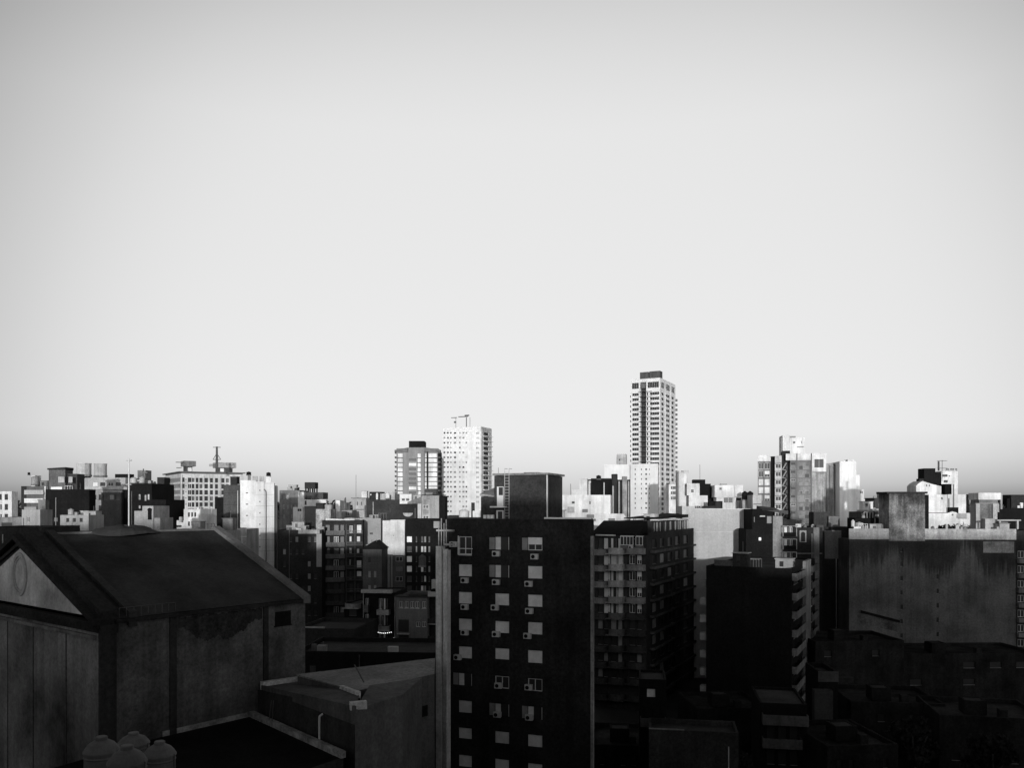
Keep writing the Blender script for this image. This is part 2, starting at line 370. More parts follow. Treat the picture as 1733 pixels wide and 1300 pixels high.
def simple(name, label, cat, lx, rx, Y, top, m, rot=0, dep=14, nw=0, rows=0, kinds='gds', pitch=2.9, side=None, wh=1.3, frac=.45, off=1.6, rim=.6, bot=0, skip=.08, group=None, roof=ROOF, sidecols=3, finish=True, smat=None):
    B = Bld(name, label, cat, lx, Y, rot, group); W = B.u(rx)
    if side: dep = B.v(side, W) if rot < 0 else dep
    zt = B.z(top, W/2); ops = {}
    if nw: ops['F'] = B.grid(W, nw, frac, zt-off, pitch, rows, wh, kinds, skip=skip)
    if nw and abs(rot) > 5: ops['R' if rot < 0 else 'L'] = B.grid(dep, sidecols, frac, zt-off, pitch, rows, wh, kinds, skip=skip)
    B.block('wall', 0, W, 0, dep, bot, zt, m, ops, rim, roof)
    B.W = W; B.zt = zt; B.dep = dep
    if W > 4 and name not in ('low_roof_block',):
        rn = random.Random(int(rx*3+top)); x = rn.uniform(.3, W-.4); b = MB(); b.box(x, x+.11, -.14, -.003, bot+.1, zt-rn.uniform(.1, 2)); B.part('downpipe', b, [rn.choice((METAL, MID, LMETAL))])
        if not nw:
            for q in range(int(W/3.5)):
                x = rn.uniform(.4, W-1.2); z = zt-rn.uniform(1.2, 7); b = MB(); b.box(x, x+rn.choice((.35, .5, .8)), -.05, -.003, z-rn.choice((.3, .5, .9)), z); B.part('wall_vent', b, [rn.choice((GLASS, METAL, DGREY))])
    if W > 3.5 and dep > 3 and name not in ('low_roof_block', 'low_roof_house', 'yard_wall_house', 'low_dark_block', 'low_grey_block', 'garage_block'): B.clutter(0, W, .3, dep, zt, min(14, int(W/1.1)) if Y > 120 else 4, random.Random(int(lx*7+top)))
    if finish: B.done()
    return B

# ================================================================== ground and far edge of the city
g = MB(); g.quad((-9000, -3000, 0), (9000, -3000, 0), (9000, 9000, 0), (-9000, 9000, 0))
o = g.obj('ground', [mat(.05, .4, 0, .4, scale=.03, name='asphalt')]); o['kind'] = 'structure'
def foliage(b, c, rx, ry, rz, n, size, rnd):
    for _ in range(n):
        while True:
            p = Vector((rnd.uniform(-1, 1), rnd.uniform(-1, 1), rnd.uniform(-1, 1)))
            if p.length < 1: break
        p = p*(.55+.45*rnd.random()/max(p.length, .3)) if p.length > .2 else p
        q = Vector((c[0]+p.x*rx, c[1]+p.y*ry, c[2]+p.z*rz)); d = Vector([rnd.gauss(0, 1) for _ in range(3)]).normalized()
        a = d.orthogonal().normalized()*size*rnd.uniform(.6, 1.3); e = d.cross(a).normalized()*size*rnd.uniform(.5, 1)
        b.quad(q-a, q-e, q+a, q+e)
rnd = random.Random(4)
b = MB()
for i in range(420):
    x = -1000+2000*i/420+rnd.uniform(-3, 3); y = 1300+rnd.uniform(-20, 20); h = 9+5*rnd.random()+3*math.sin(x*.013)+33
    foliage(b, (x, y, h-6-14), 9, 7, 20, 34, 3.4, rnd)
o = b.obj('distant_woods', [HEDGE]); o['kind'] = 'stuff'; o['label'] = 'far dark line of trees and roofs on the horizon'; o['category'] = 'woods'

# ================================================================== unseen blocks added behind the viewpoint, heights set to shade the foreground
for i, (x0, x1, y, zt) in enumerate([(-190, -95, -1.5, 44), (-94.9, -38, -1.2, 43.4), (-37.9, -3, -1.2, 38.5), (-2.9, 44.5, -1.2, 43), (44.6, 60, -1.2, 34.5), (60.1, 114, -1.2, 41.2), (114.1, 210, -1.2, 42)]):
    B = Bld('shade_block', ['leftmost', 'long left', 'lowest left', 'widest central', 'narrow low', 'broad right', 'rightmost'][i]+' unseen block added behind the viewpoint to cast shade', 'building', 866.5, -1, 0, 'shade blocks added behind the viewpoint')
    B.root.location = (x0, y, 0); B.px, B.py = x0, y
    ops = {'B': B.grid(x1-x0, max(3, int((x1-x0)/5)), .4, zt-2, 3, 8, 1.5, 'gsd')}
    B.block('wall', 0, x1-x0, -15, 0, 0, zt, [DGREY, DARK][i % 2], ops); B.done()

# ================================================================== the big gabled hall, left foreground
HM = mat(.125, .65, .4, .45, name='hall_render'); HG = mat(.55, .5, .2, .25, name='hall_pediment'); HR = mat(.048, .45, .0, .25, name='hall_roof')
HC_ = mat(.17, .3, .2, .3, name='hall_coping'); HD = mat(.035, .4, .2, .5, name='hall_dark')
th = Vector((12.35, 15.6)).normalized(); ang = math.atan2(th.y, th.x)-math.pi/2      # long wall direction; local y runs along the hall
hx, hy = -32.5, 65.0; HL = 19.9; HW = 30.2; ze = 27.0; zr = 33.3; zg = Z(1250, 65)-3
hall = bpy.data.objects.new('gabled_hall', None); C.objects.link(hall); hall.location = (hx, hy, 0); hall.rotation_euler = (0, 0, ang)
tag(hall, 'big old hall with dark pitched roof and oval medallion in its gable', 'hall')
# local frame: x to the right of the hall axis is 0 at the visible long wall, negative to the left; y back along the hall
b = MB(); Wd = -HW
b.quad((0, 0, 0), (0, HL, 0), (0, HL, ze), (0, 0, ze)); b.quad((Wd, HL, 0), (Wd, 0, 0), (Wd, 0, ze), (Wd, HL, ze))
b.quad((0, HL, 0), (Wd, HL, 0), (Wd, HL, ze), (0, HL, ze))
b.poly([(0, HL, ze), (Wd, HL, ze), (Wd/2, HL, zr)])
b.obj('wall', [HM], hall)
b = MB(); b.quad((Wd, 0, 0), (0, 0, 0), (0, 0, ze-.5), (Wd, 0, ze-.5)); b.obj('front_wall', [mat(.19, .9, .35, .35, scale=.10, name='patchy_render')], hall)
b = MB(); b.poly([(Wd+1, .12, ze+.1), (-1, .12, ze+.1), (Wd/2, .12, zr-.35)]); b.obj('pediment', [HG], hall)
b = MB(); n = 28
for r0, r1, y0 in ((1.0, .84, -.02), (.78, .7, .02)):
    for i in range(n):
        t0, t1 = 2*math.pi*i/n, 2*math.pi*(i+1)/n; cx, cz = Wd/2, ze+2.75
        f = lambda r, t, y: (cx+1.55*r*math.cos(t), y, cz+1.95*r*math.sin(t))
        b.quad(f(r0, t0, y0), f(r0, t1, y0), f(r1, t1, y0), f(r1, t0, y0)); b.quad(f(r0, t1, y0), f(r0, t0, y0), f(r0, t0, .12), f(r0, t1, .12)); b.quad(f(r1, t0, y0), f(r1, t1, y0), f(r1, t1, .12), f(r1, t0, .12))
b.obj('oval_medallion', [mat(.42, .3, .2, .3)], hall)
# raking and horizontal cornices
b = MB()
def rake(b, xa, za, xb, zb, y0, y1, lo, hi):
    P = [(xa, za+lo), (xb, zb+lo), (xb, zb+hi), (xa, za+hi)]
    F_ = [(x, y0, z) for x, z in P]; K = [(x, y1, z) for x, z in P]
    b.poly(F_); b.poly(K[::-1])
    for i in range(4): j = (i+1) % 4; b.quad(F_[j], F_[i], K[i], K[j])
for sgn in (0, 1):
    xe = .35 if not sgn else Wd-.35
    rake(b, xe, ze-.1, Wd/2, zr, -.55, .11, -.35, .1); rake(b, xe*.0+(-1.2 if not sgn else Wd+1.2), ze+.2, Wd/2, zr-.75, -.12, .11, -.22, .06)
b.obj('raking_cornice', [HD], hall)
b = MB(); b.box(Wd-.4, .45, -.6, -.003, ze-.45, ze-.12); b.box(Wd-.2, .25, -.35, -.003, ze-.75, ze-.452); b.box(Wd-.1, .12, -.15, -.003, ze-1.05, ze-.78); b.obj('cornice', [HD], hall)
b = MB(); b.box(Wd, -.3, -.28, -.003, ze-1.6, ze-1.3); b.obj('moulding', [mat(.2, .5, .3, .4)], hall)
b = MB()   # parapet along the near gable, rising above the roof
for sgn in (0, 1):
    xe = .2 if not sgn else Wd-.2
    rake(b, xe, ze, Wd/2, zr, .111, 1.5, -1.2, .62)
b.obj('gable_parapet', [HD], hall)
b = MB()
for sgn in (0, 1):
    xe = .3 if not sgn else Wd-.3
    rake(b, xe, ze+.05, Wd/2, zr+.05, 2.3, 3.0, -.9, .35)
b.obj('roof_rib', [mat(.055, .3, .2, .4)], hall)
b = MB()
for xe in (.3, Wd-.3):
    b.quad((xe, 1.2, ze-.05), (xe, HL-.3, ze-.05), (Wd/2, HL-.3, zr), (Wd/2, 1.2, zr)); b.quad((xe, 1.2, ze-.3), (xe, HL-.3, ze-.3), (Wd/2, HL-.3, zr-.25), (Wd/2, 1.2, zr-.25))
b.obj('roof', [HR], hall)
b = MB()
for xe in (.55, Wd-.55): rake(b, xe, ze-.2, Wd/2, zr, HL-.55, HL+.2, -.3, .42)
b.obj('gable_coping', [HC_], hall)
b = MB(); b.bar((Wd/2, 3, zr+.04), (Wd/2, HL-.3, zr+.04), .12, 0, 6); b.obj('ridge_cap', [HC_], hall)
b = MB(); b.box(.02, .42, 1.2, HL-.4, ze-.42, ze-.1); b.obj('gutter', [HD], hall)
b = MB(); b.box(.002, .3, 0, 1.3, 0, ze-.5); b.box(.002, .12, 5.9, 6.5, 0, ze-.45); b.obj('corner_pier', [mat(.05, .4, .4, .4)], hall)
b = MB(); b.box(.004, .16, 15.1, 15.6, 0, ze-.45); b.obj('downpipe_recess', [HD], hall)
b = MB(); b.box(.002, .03, 16.4, 18.2, 24.6, 25.9); b.box(.002, .1, 16.3, 18.3, 24.5, 24.6); b.obj('blocked_window', [BLACK], hall)
b = MB()
for y in (5.5, 11.5, 17.6): b.box(Wd-0, Wd, 0, 0, 0, 0) if 0 else None
for x in (-5.6, -12.0, -17.5, -24): b.box(x-.05, x+.05, -.05, -.002, 0, ze-1.62)
b.obj('wall_rib', [mat(.07, .4, .3, .4)], hall)
# peeled plaster under the eave (irregular thin scar)
b = MB(); NS = 90; ys = [6.7+i*8.3/NS for i in range(NS+1)]; rr = random.Random(5)
jit = [0]
for i in range(NS): jit.append(jit[-1]*.86+rr.uniform(-.13, .13))
fz = lambda t: 1.45+1.35*math.sin(min(1, t/.4)*1.57)*(1 if t < .62 else max(.15, 1-(t-.62)*3.0))
lo = [ze-fz(i/NS)+jit[i] for i in range(NS+1)]; hi = [ze-.5+rr.uniform(-.1, .0)-.3*abs(jit[i]) for i in range(NS+1)]
for i in range(NS): b.quad((.012, ys[i], lo[i]), (.012, ys[i+1], lo[i+1]), (.012, ys[i+1], hi[i+1]), (.012, ys[i], hi[i]))
b.obj('peeled_plaster', [mat(.045, .5, .3, .7, scale=1.2, name='exposed_brick')], hall)
b = MB()   # low railing along the eave behind the parapet corner
for i in range(9): b.bar((.1, 1.6+i*.6, ze-.1), (.1, 1.6+i*.6, ze+.75), .02)
b.bar((.1, 1.6, ze+.75), (.1, 6.4, ze+.75), .025); b.obj('railing', [METAL], hall)
# mound of old roofing on the ridge that carries the mast
b = MB(); rx_, ry_ = 3.4, 1.6
for j in range(5):
    for i in range(16):
        def q(j, i):
            t = 2*math.pi*i/16; r = math.cos(j/5*1.57); return (Wd/2+ry_*1.3*r*math.cos(t), 9.6+rx_*r*math.sin(t), zr-.2+.85*math.sin(j/5*1.57)+.12*math.sin(3*t+j))
        b.quad(q(j, i), q(j, i+1), q(j+1, i+1), q(j+1, i))
b.obj('ridge_hump', [HR], hall)
t = antenna(218, 82.0, 776, 893, 'tall pale mast standing on the ridge of the hall', 'yagi', LMETAL, 8, .07)

# ================================================================== low roofs beside the hall
AP = mat(.34, .3, .2, .3, name='pale_parapet'); WL = mat(.12, .35, .3, .35, name='annex_wall'); WM = mat(.055, .35, .3, .4, name='annex_shaded')  # second wall grey is a darker copy with shade in its colour
def strip(b, p, q, wd, z0, z1, m=0):
    p = Vector(p); q = Vector(q); d = (q-p).normalized(); nn = Vector((-d.y, d.x))*wd/2
    b.prism([p-nn, q-nn, q+nn, p+nn], z0, z1, m)
A0, A1, A2, A3 = (-24.0, 76.4), (-19.9, 81.2), (-14.6, 74.5), (-12.9, 68.2)
an = bpy.data.objects.new('annex', None); C.objects.link(an); an.location = (-16, 72, 0); tag(an, 'low flat-roofed annex against the hall with bright white roof edges', 'building')
sh = lambda P: [(p[0]+16, p[1]-72, *p[2:]) for p in P]
A0, FR, A2, A1 = (-23.0, 76.1, 19.3), (-12.1, 63.9, 20.35), (-12.7, 68.6, 20.2), (-19.3, 80.8, 19.0)
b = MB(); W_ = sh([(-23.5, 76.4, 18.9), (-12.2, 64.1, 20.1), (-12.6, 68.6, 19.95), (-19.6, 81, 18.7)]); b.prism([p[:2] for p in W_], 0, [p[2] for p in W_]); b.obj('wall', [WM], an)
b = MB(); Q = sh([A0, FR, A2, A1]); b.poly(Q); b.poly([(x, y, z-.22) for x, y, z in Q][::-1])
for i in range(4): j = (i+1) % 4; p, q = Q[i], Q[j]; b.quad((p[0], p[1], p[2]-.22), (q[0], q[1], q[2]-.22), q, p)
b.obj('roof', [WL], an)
def sstrip(p, q, wd, h, mats, name, par):
    b = MB(); P = Vector(p[:2]); Q_ = Vector(q[:2]); d = (Q_-P).normalized(); nn = Vector((-d.y, d.x))*wd/2
    b.prism([P-nn, Q_-nn, Q_+nn, P+nn], min(p[2], q[2])-.3, [p[2]+h, q[2]+h, q[2]+h, p[2]+h]); b.obj(name, mats, par)
WCP = mat(.62, .45, .1, .35, scale=1.1, name='white_coping')
sstrip(Q[0], Q[3], .5, .42, [WCP], 'parapet', an); sstrip((Q[3][0]+.35, Q[3][1]-.45, Q[3][2]), Q[2], .34, .3, [WCP], 'parapet', an); sstrip(Q[0], Q[1], .16, .1, [WL], 'roof_lip', an)
sstrip((Q[1][0]-.5, Q[1][1]+.4, Q[1][2]), (Q[1][0]+.7, Q[1][1]+.9, Q[1][2]), .5, .3, [WCP], 'coping_fragment', an)
b = MB(); b.bar((.4, -5.0, 16.5), (.4, -5.0, 18.85), .085, 0, 8); b.bar((.4, -5.0, 18.85), (.62, -4.8, 19.0), .085, 0, 8); b.obj('drain_pipe', [PIPE], an)
b = MB(); b.bar((-5.2, .2, 17.2), (-5.0, .2, 18.9), .035); b.bar((-4.8, -.2, 17.2), (-4.7, -.2, 19.0), .035); b.obj('cable', [METAL], an)
wk = bpy.data.objects.new('workshop', None); C.objects.link(wk); wk.location = (-11, 68, 0); tag(wk, 'plain grey rendered workshop at the right end of the annex', 'building')
sh2 = lambda P: [(p[0]+11, p[1]-68) for p in P]
b = MB(); b.prism(sh2([(-12.15, 64.0), (-9.1, 69.2), (-8.2, 75.4), (-12.4, 72.0)]), 0, [20.1, 20.15, 20.25, 20.3]); b.obj('wall', [mat(.15, .35, .25, .35, name='workshop_render')], wk)
b = MB(); b.bar((-1.6, 2.4, 20.9), (-2.6, 3.4, 22.2), .06); b.obj('roof_pole', [METAL], wk)
sr = bpy.data.objects.new('shed', None); C.objects.link(sr); sr.location = (-12, 76, 0); tag(sr, 'long low shed with a wide grey sheet roof behind the annex', 'building')
S4 = [(-13.4, 71.2), (-7.35, 78.5), (-7.9, 85.0), (-20.2, 77.6)]; S4 = [(x+12, y-76) for x, y in S4]
b = MB(); b.prism([(x*.99, y*.99) for x, y in S4], 0, 19.93); b.obj('wall', [WL], sr)
b = MB(); b.prism(S4, 19.94, [20.0, 20.0, 20.25, 20.1]); b.obj('roof', [mat(.27, .4, 0, .4, name='sheet_roof')], sr)
for f_ in (.52, .66, .8):
    b = MB(); x, y = S4[0][0]+(S4[1][0]-S4[0][0])*f_, S4[0][1]+(S4[1][1]-S4[0][1])*f_; d = Vector((.64, .77)); n_ = Vector((.77, -.64))*.1; b.prism([Vector((x, y)), Vector((x, y))+n_, Vector((x, y))+n_+d*.9, Vector((x, y))+d*.9], 16.2, 17.2); b.obj('window', [BLACK], sr)

# lower dark roof at the front with a pale parapet
lr_ = bpy.data.objects.new('low_building', None); C.objects.link(lr_); lr_.location = (-22, 66, 0); tag(lr_, 'low dark flat-roofed building with thin pale parapets before the annex', 'building')
sh = lambda P: [(p[0]+22, p[1]-66) for p in P]
P0, P1, P2 = (-29.3, 69.2), (-24.0, 75.9), (-12.9, 63.3)
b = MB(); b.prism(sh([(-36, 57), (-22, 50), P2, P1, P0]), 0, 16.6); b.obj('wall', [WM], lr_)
b = MB(); b.poly([(x, y, 16.61) for x, y in sh([(-35.8, 57.2), (-22, 50.3), (P2[0]-.3, P2[1]), (P1[0], P1[1]-.3), (P0[0]+.2, P0[1])])]); b.obj('roof', [BLACK], lr_)
b = MB(); Q = sh([P0, P1, P2]); strip(b, Q[0], Q[1], .3, 16.6, 17.05); strip(b, (Q[1][0]+.1, Q[1][1]-.1), Q[2], .45, 16.6, 17.1); b.obj('parapet', [mat(.36, .6, .2, .4, scale=.9, name='worn_coping')], lr_)
# roof below the frame carrying four tanks
b = MB(); b.box(-20, -6, 22, 32.6, 0, 25.4)
o = b.obj('terrace_building', [DGREY]); tag(o, 'near grey flat roof under the four round water tanks', 'building')
TM = mat(.19, .35, .1, .2, name='fibre_cement')
for px, pt, wp, Y, lab in ((172, 1247, 56, 29.5, 'leftmost of four grey domed water tanks at lower left'), (215, 1262, 62, 27.6, 'frontmost of four grey domed water tanks at lower left'),
                           (226, 1240, 50, 31.6, 'rearmost of four grey domed water tanks with dark pipe'), (270, 1255, 52, 29.5, 'rightmost of four grey domed water tanks at lower left')):
    pb = HY+(HC-25.4)/Y*FPX; tank(px, Y, pt, pb, wp, lab, TM, group='four water tanks at lower left')

# ================================================================== dark brick slab block, centre foreground
FB = Bld('brick_apartment_block', 'large dark brick block with three columns of pale shutters', 'apartment block', 757, 88.5, -20)
Wf = FB.u(1000); zt = FB.z(880, Wf/2)
rows = 9; pitch = 2.9; ops = []; colu = [(776, 799), (836, 865), (893, 921)]
z0r = FB.z(955.5, FB.u(790)); ctr = [(FB.u(a), FB.u(b_)) for a, b_ in ((776.5, 798.5), (838, 865), (893.5, 920))]
kinds = ['gkh', 'sks', 'sss', 'sss', 'sss', 'kgg', 'skk', 'sss', 'sss']
ac = []
for r_ in range(rows):
    for c_ in range(3):
        a0, a1 = ctr[c_]; a1 = a0+1.55 if c_ else a0+1.5
        if c_ and kinds[r_][c_] in 'kh' or (r_ == 5 and c_ == 0): pass
        zt_ = z0r-(r_-1)*pitch; kd = kinds[r_][c_]; zb = zt_-1.28
        if r_ == 0 and c_ == 0: zb = zt_-1.85
        if r_ == 0: zt_ += .05
        if kd == 's': zt_ -= random.choice((0, 0, .03, .06)); zb += random.choice((0, 0, .05, .14))
        ops.append((a0, zb, a1, zt_, kd))
bl = FB.block('wall', 0, Wf, 0, 1.2, 0, zt, BRICK, {'F': ops}, rim=0, rec=.14)
# body behind, tapering so the side wall lies on the line of sight of the neighbours
b = MB(); kx = FB.v(1003.4, Wf) ; 
def loc_of(px, Y):
    x, y = X(px, Y)-FB.px, Y-FB.py; return (x*FB.c+y*FB.s, -x*FB.s+y*FB.c)
bk = [(0.02, 1.2), (Wf-.02, 1.2), loc_of(1001.5, 101), loc_of(770, 104)]
b.prism(bk, 0, zt-.004, 0, 1); FB.part('rear_wing', b, [BRICK, ROOF])
b = MB(); b.box(-.05, Wf+.12, -.12, .3, zt, zt+.1); FB.part('coping', b, [DARK])
b = MB(); b.box(Wf-.02, Wf+.22, -.06, .5, 2, zt-1.6); FB.part('corner_strip', b, [mat(.34, .5, .5, .4, name='pale_edge')])
b = MB(); b.box(FB.u(921), Wf, .0, .35, zt+.11, zt+.26); FB.part('roof_edge', b, [PIPE])
FB.done()
# folding shutters beside open windows
for r_, c_ in ((0, 1), (0, 2), (1, 1), (5, 0), (6, 1), (6, 2)):
    a0 = ctr[c_][0]; z_ = z0r-(r_-1)*pitch; b = MB(); b.box(a0-.62, a0-.03, -.06, -.003, z_-1.25, z_); FB.part('shutter', b, [mat(.26, .2, .1, .2, .6, slat=.12)])
b = MB(); a0 = ctr[0][0]; z_ = z0r+pitch
for p in ((a0-.1, a0, -.05, -.003, z_-1.9, z_+.12), (a0, a0+1.6, -.05, -.003, z_-1.27, z_-1.2), (a0, a0+1.5, -.05, -.003, z_-1.95, z_-1.88)): b.box(*p)
FB.part('window_surround', b, [PIPE])
acm = MB(); acm.box(0, .78, -.42, -.003, 0, .56); acm = acm.mesh('air_conditioner', [mat(.5, .15, .2, .1, .5, name='ac_case')])
fan = MB(); fan.lathe(0, 0, [(.2, 0), (.2, .02)], 14); fan = fan.mesh('fan_grille', [BLACK])
def acunit(B, a, z, v=0):
    o = link('air_conditioner', acm, B.root, (a, v, z)); f = link('fan_grille', fan, o, (.28, -.44, .28)); f.rotation_euler = (R(90), 0, 0)
for px, py in ((769, 925), (841, 941), (906, 946), (788, 986), (841, 989), (896, 992), (788, 1031), (839, 1032), (897, 1038), (788, 1074), (841, 1077), (894, 1080), (776, 1116), (845, 1164), (896, 1167), (843, 1213), (897, 1218)):
    u_ = FB.u(px); acunit(FB, u_-.4, FB.z(py, u_)-.05)
# penthouse / stair head on its roof
PB = MAT_P = mat(.045, .3, .25, .5, name='rough_brick')
v0 = 4.5
b = FB.pbox('stair_head', 836.5, 925, 805, ('z', zt+.001), PB, v=v0, dep=6, rim=0)
u0, u1 = FB.u(835, v0), FB.u(927, v0); zc = FB.z(805, u0, v0)
b = MB(); b.box(u0-.05, u1+.1, v0-.18, v0+6.2, zc+.001, zc+.22); b.box(u0+3.2, u0+4.8, v0+1, v0+3, zc+.23, zc+.34); FB.part('cornice', b, [mat(.2, .5, .2, .5, name='worn_cornice')])
b = MB(); ux = FB.u(925, v0); b.box(ux, ux+.06, v0, v0+.3, zt, zc); FB.part('corner_flashing', b, [PIPE])
def pq(name, a, c_, t_, bt, mats, v_=v0-.04, th_=.05):
    b = MB(); b.box(FB.u(a, v_), FB.u(c_, v_), v_, v_+th_, FB.z(bt, FB.u(a, v_), v_), FB.z(t_, FB.u(a, v_), v_)); return FB.part(name, b, mats)
pq('door', 841, 852, 824, 857, [FRAME]); pq('door_glass', 844, 851, 825, 838.5, [GLASS], v0-.08)
pq('door', 840, 852, 864, 880, [FRAME]); pq('door_glass', 842.5, 850, 866, 878, [GLASS], v0-.08)
pq('canopy', 829, 853, 857, 859.5, [PIPE], v0-1.0, .95)
b = MB(); ua, ub = FB.u(853.6, v0-.4), FB.u(861, v0-.4); za = FB.z(793, ua, v0-.4)
b.box(ua, ua+.05, v0-.4, v0-.35, zt, za); b.box(ub, ub+.05, v0-.4, v0-.35, zt, za)
for i in range(16): zz = zt+.3+i*.32; b.box(ua+.05, ub, v0-.39, v0-.36, zz, zz+.035)
b.box(ua, ua+.05, v0-.35, v0+.5, za-.05, za); b.box(ub, ub+.05, v0-.35, v0+.5, za-.05, za); FB.part('ladder', b, [mat(.4, .2, 0, .1, .5, name='ladder_metal')])
FB.pbox('low_wing', 814, 836.3, 841, ('z', zt+.001), PB, v=v0+.5, dep=4, rim=0)
b = MB(); ua, ub = FB.u(812, v0), FB.u(836.2, v0); z_ = FB.z(840, ua, v0+.5); b.prism([(ua, v0), (ub, v0), (ub, v0+5), (ua, v0+5)], z_+.01, [z_+.25, z_+.02, z_+.9, z_+1.1]); FB.part('roof', b, [MID])
for i, px in enumerate((818, 824, 830)):
    b = MB(); ua = FB.u(px, v0-2); b.box(ua, ua+.32, v0-2, v0-1.7, zt+.01, zt+.45); FB.part('roof_vent', b, [PIPE])
b = MB(); ua = FB.u(838, v0); b.bar((ua, v0+1, zc), (ua, v0+1, zc+.9), .025); FB.part('roof_pole', b, [METAL])

# concrete shaft beside it
cs = Bld('concrete_shaft', 'tall twin concrete ducts standing against the dark brick block', 'shaft', 737.5, 86, -20)
zs = cs.z(925); b = MB(); b.box(0, .62, 0, 1.0, 0, zs); b.lathe(.93, .42, [(.28, 0), (.28, zs-.3)], 14); b.box(1.12, 1.24, 0, 1.0, 0, zs-.4)
cs.part('wall', b, [mat(.58, .4, .55, .3, name='weathered_duct')])
b = MB(); u_ = .3
for k_, (dx, h) in enumerate(((.2, 2.2), (.5, 2.9), (.8, 2.4), (1.05, 2.8))): b.bar((dx, .3, zs), (dx, .3, zs+h), .06, 0, 6)
b.box(.0, 1.9, .1, .5, zs+1.55, zs+1.75); b.box(-.25, .35, .0, .4, zs+1.9, zs+2.6); b.box(.9, 2.0, .05, .35, zs+.1, zs+.3); cs.part('pipework', b, [mat(.3, .3, .1, .3, name='pipework')])

# ================================================================== curved-balcony corner block (right of the brick block)
NB = Bld('balcony_apartment_block', 'corner block with rounded balconies stacked right of the dark brick block', 'apartment block', 1003.5, 148, -27)
Wn = NB.u(1094); Dn = NB.v(1177, Wn); zt = NB.z(906, Wn/2)
BM = mat(.04, .35, .2, .4, name='dark_render'); PAR = mat(.13, .45, .3, .4, name='balcony_render')  # one very dark grey for the walls of this block
ops = {'F': [], 'R': []}; pt = 2.85
for r_ in range(9):
    zf = zt-.5-r_*pt
    for (a, c_, k_) in ((1012, 1020, 'd'), (1022, 1029, 's'), (1034, 1043, 'k'), (1046, 1053, 's'), (1055, 1061, 'd'), (1065, 1075, 'g'), (1078, 1086, 'h')):
        ops['F'].append((NB.u(a), zf-2.0 if k_ in 'kds' else zf-1.7, NB.u(c_), zf-.1, random.choice([k_, 's' if k_ == 'k' else k_, k_]) if r_ < 5 else random.choice('ddq')))
    for a in (1104, 1117, 1130, 1143, 1157):
        ops['R'].append((NB.v(a, Wn), zf-1.9, NB.v(a+7, Wn), zf-.3, random.choice('dddddq')))
NB.block('wall', 0, Wn, 0, Dn, 0, zt, BM, ops, rim=.1)
for r_ in range(10):  # lower balconies use darker greys: shade towards the street is in the colour
    zf = zt-.5-(r_+1)*pt+.15
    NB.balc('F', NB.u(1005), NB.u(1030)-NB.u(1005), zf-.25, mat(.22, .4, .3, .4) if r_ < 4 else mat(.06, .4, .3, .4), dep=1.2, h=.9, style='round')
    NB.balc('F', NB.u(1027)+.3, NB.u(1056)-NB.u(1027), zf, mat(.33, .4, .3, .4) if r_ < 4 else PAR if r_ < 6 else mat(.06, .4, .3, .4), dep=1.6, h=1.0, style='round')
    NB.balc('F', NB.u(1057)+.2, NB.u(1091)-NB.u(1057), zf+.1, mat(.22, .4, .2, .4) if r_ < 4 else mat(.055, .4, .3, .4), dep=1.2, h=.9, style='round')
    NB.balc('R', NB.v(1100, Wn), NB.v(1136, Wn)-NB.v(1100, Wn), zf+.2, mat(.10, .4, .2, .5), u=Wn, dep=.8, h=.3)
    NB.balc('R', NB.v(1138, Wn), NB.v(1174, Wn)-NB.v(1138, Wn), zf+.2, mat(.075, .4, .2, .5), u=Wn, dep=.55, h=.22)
for a, c_, col_ in ((1029.5, 1033, WHITE), (1043.5, 1045.7, WHITE), (1053.3, 1054.8, LIGHT)):
    b = MB(); b.box(NB.u(a), NB.u(c_), -.12, -.003, 17, zt-3); NB.part('pilaster', b, [mat(.55, .45, .4, .35, name='pale_pilaster')])
# dark sloping roof over the front and glazed attic storey over the right face
b = MB(); zr_ = NB.z(892, Wn*.3); ub = NB.u(1078)
b.prism([(-.2, -.3), (Wn-1, -.3), (ub, 6), (-.2, 6)], zt+.01, [zt+.3, zt+.3, zr_+1.0, zr_+1.0]); NB.part('sloping_roof', b, [BLACK])
b = MB(); b.box(NB.u(1012), NB.u(1043), -1.2, -.35, zt-.12, zt+.08); NB.part('awning', b, [mat(.5, .3, .1, .3, name='awning')])
for a, c_, n_ in ((1052, 1074, 5), (1078, 1090, 3)):
    b = MB(); x0, x1 = NB.u(a), NB.u(c_); z1 = zt-.15; z0 = zt-1.7
    b.box(x0, x1, -.75, -.68, z1-.08, z1); b.box(x0, x1, -.75, -.68, z0, z0+.08)
    for i in range(n_): x = x0+(x1-x0-.08)*i/(n_-1); b.box(x, x+.08, -.76, -.67, z0, z1)
    b.box(x0+.05, x1-.05, -.70, -.69, z0+.08, z1-.08, 1); b.box(x0, x1, -.68, -.19, z0-.8, z0, 2); b.box(x0, x1, -.66, -.01, z1+.01, z1+.08, 0); NB.part('glazed_balcony', b, [FRAME, GLASS, PAR])
acunit(NB, NB.u(1067), zt-2.35, -.7)
za_ = NB.z(880, Wn, Dn*.5)
aops = {'R': []}
NB.block('attic_storey', Wn-6, Wn-1.0, 6.2, Dn-.5, zt+.012, za_, BM, {'R': [(1.0+i*1.75, zt+.3, 2.3+i*1.75, za_-.35, random.choice('gkgdk')) for i in range(int((Dn-8.5)/1.75))]}, rim=.2)
b = MB(); b.box(Wn-1.3, Wn+.4, 6.3, 6.3+(Dn-6.8)*.5, za_+.01, za_+.22); b.box(Wn-1.3, Wn+.3, 6.6+(Dn-6.8)*.52, Dn-5, za_-.15, za_+.1); NB.part('awning', b, [mat(.62, .3, .1, .3, name='white_awning')])
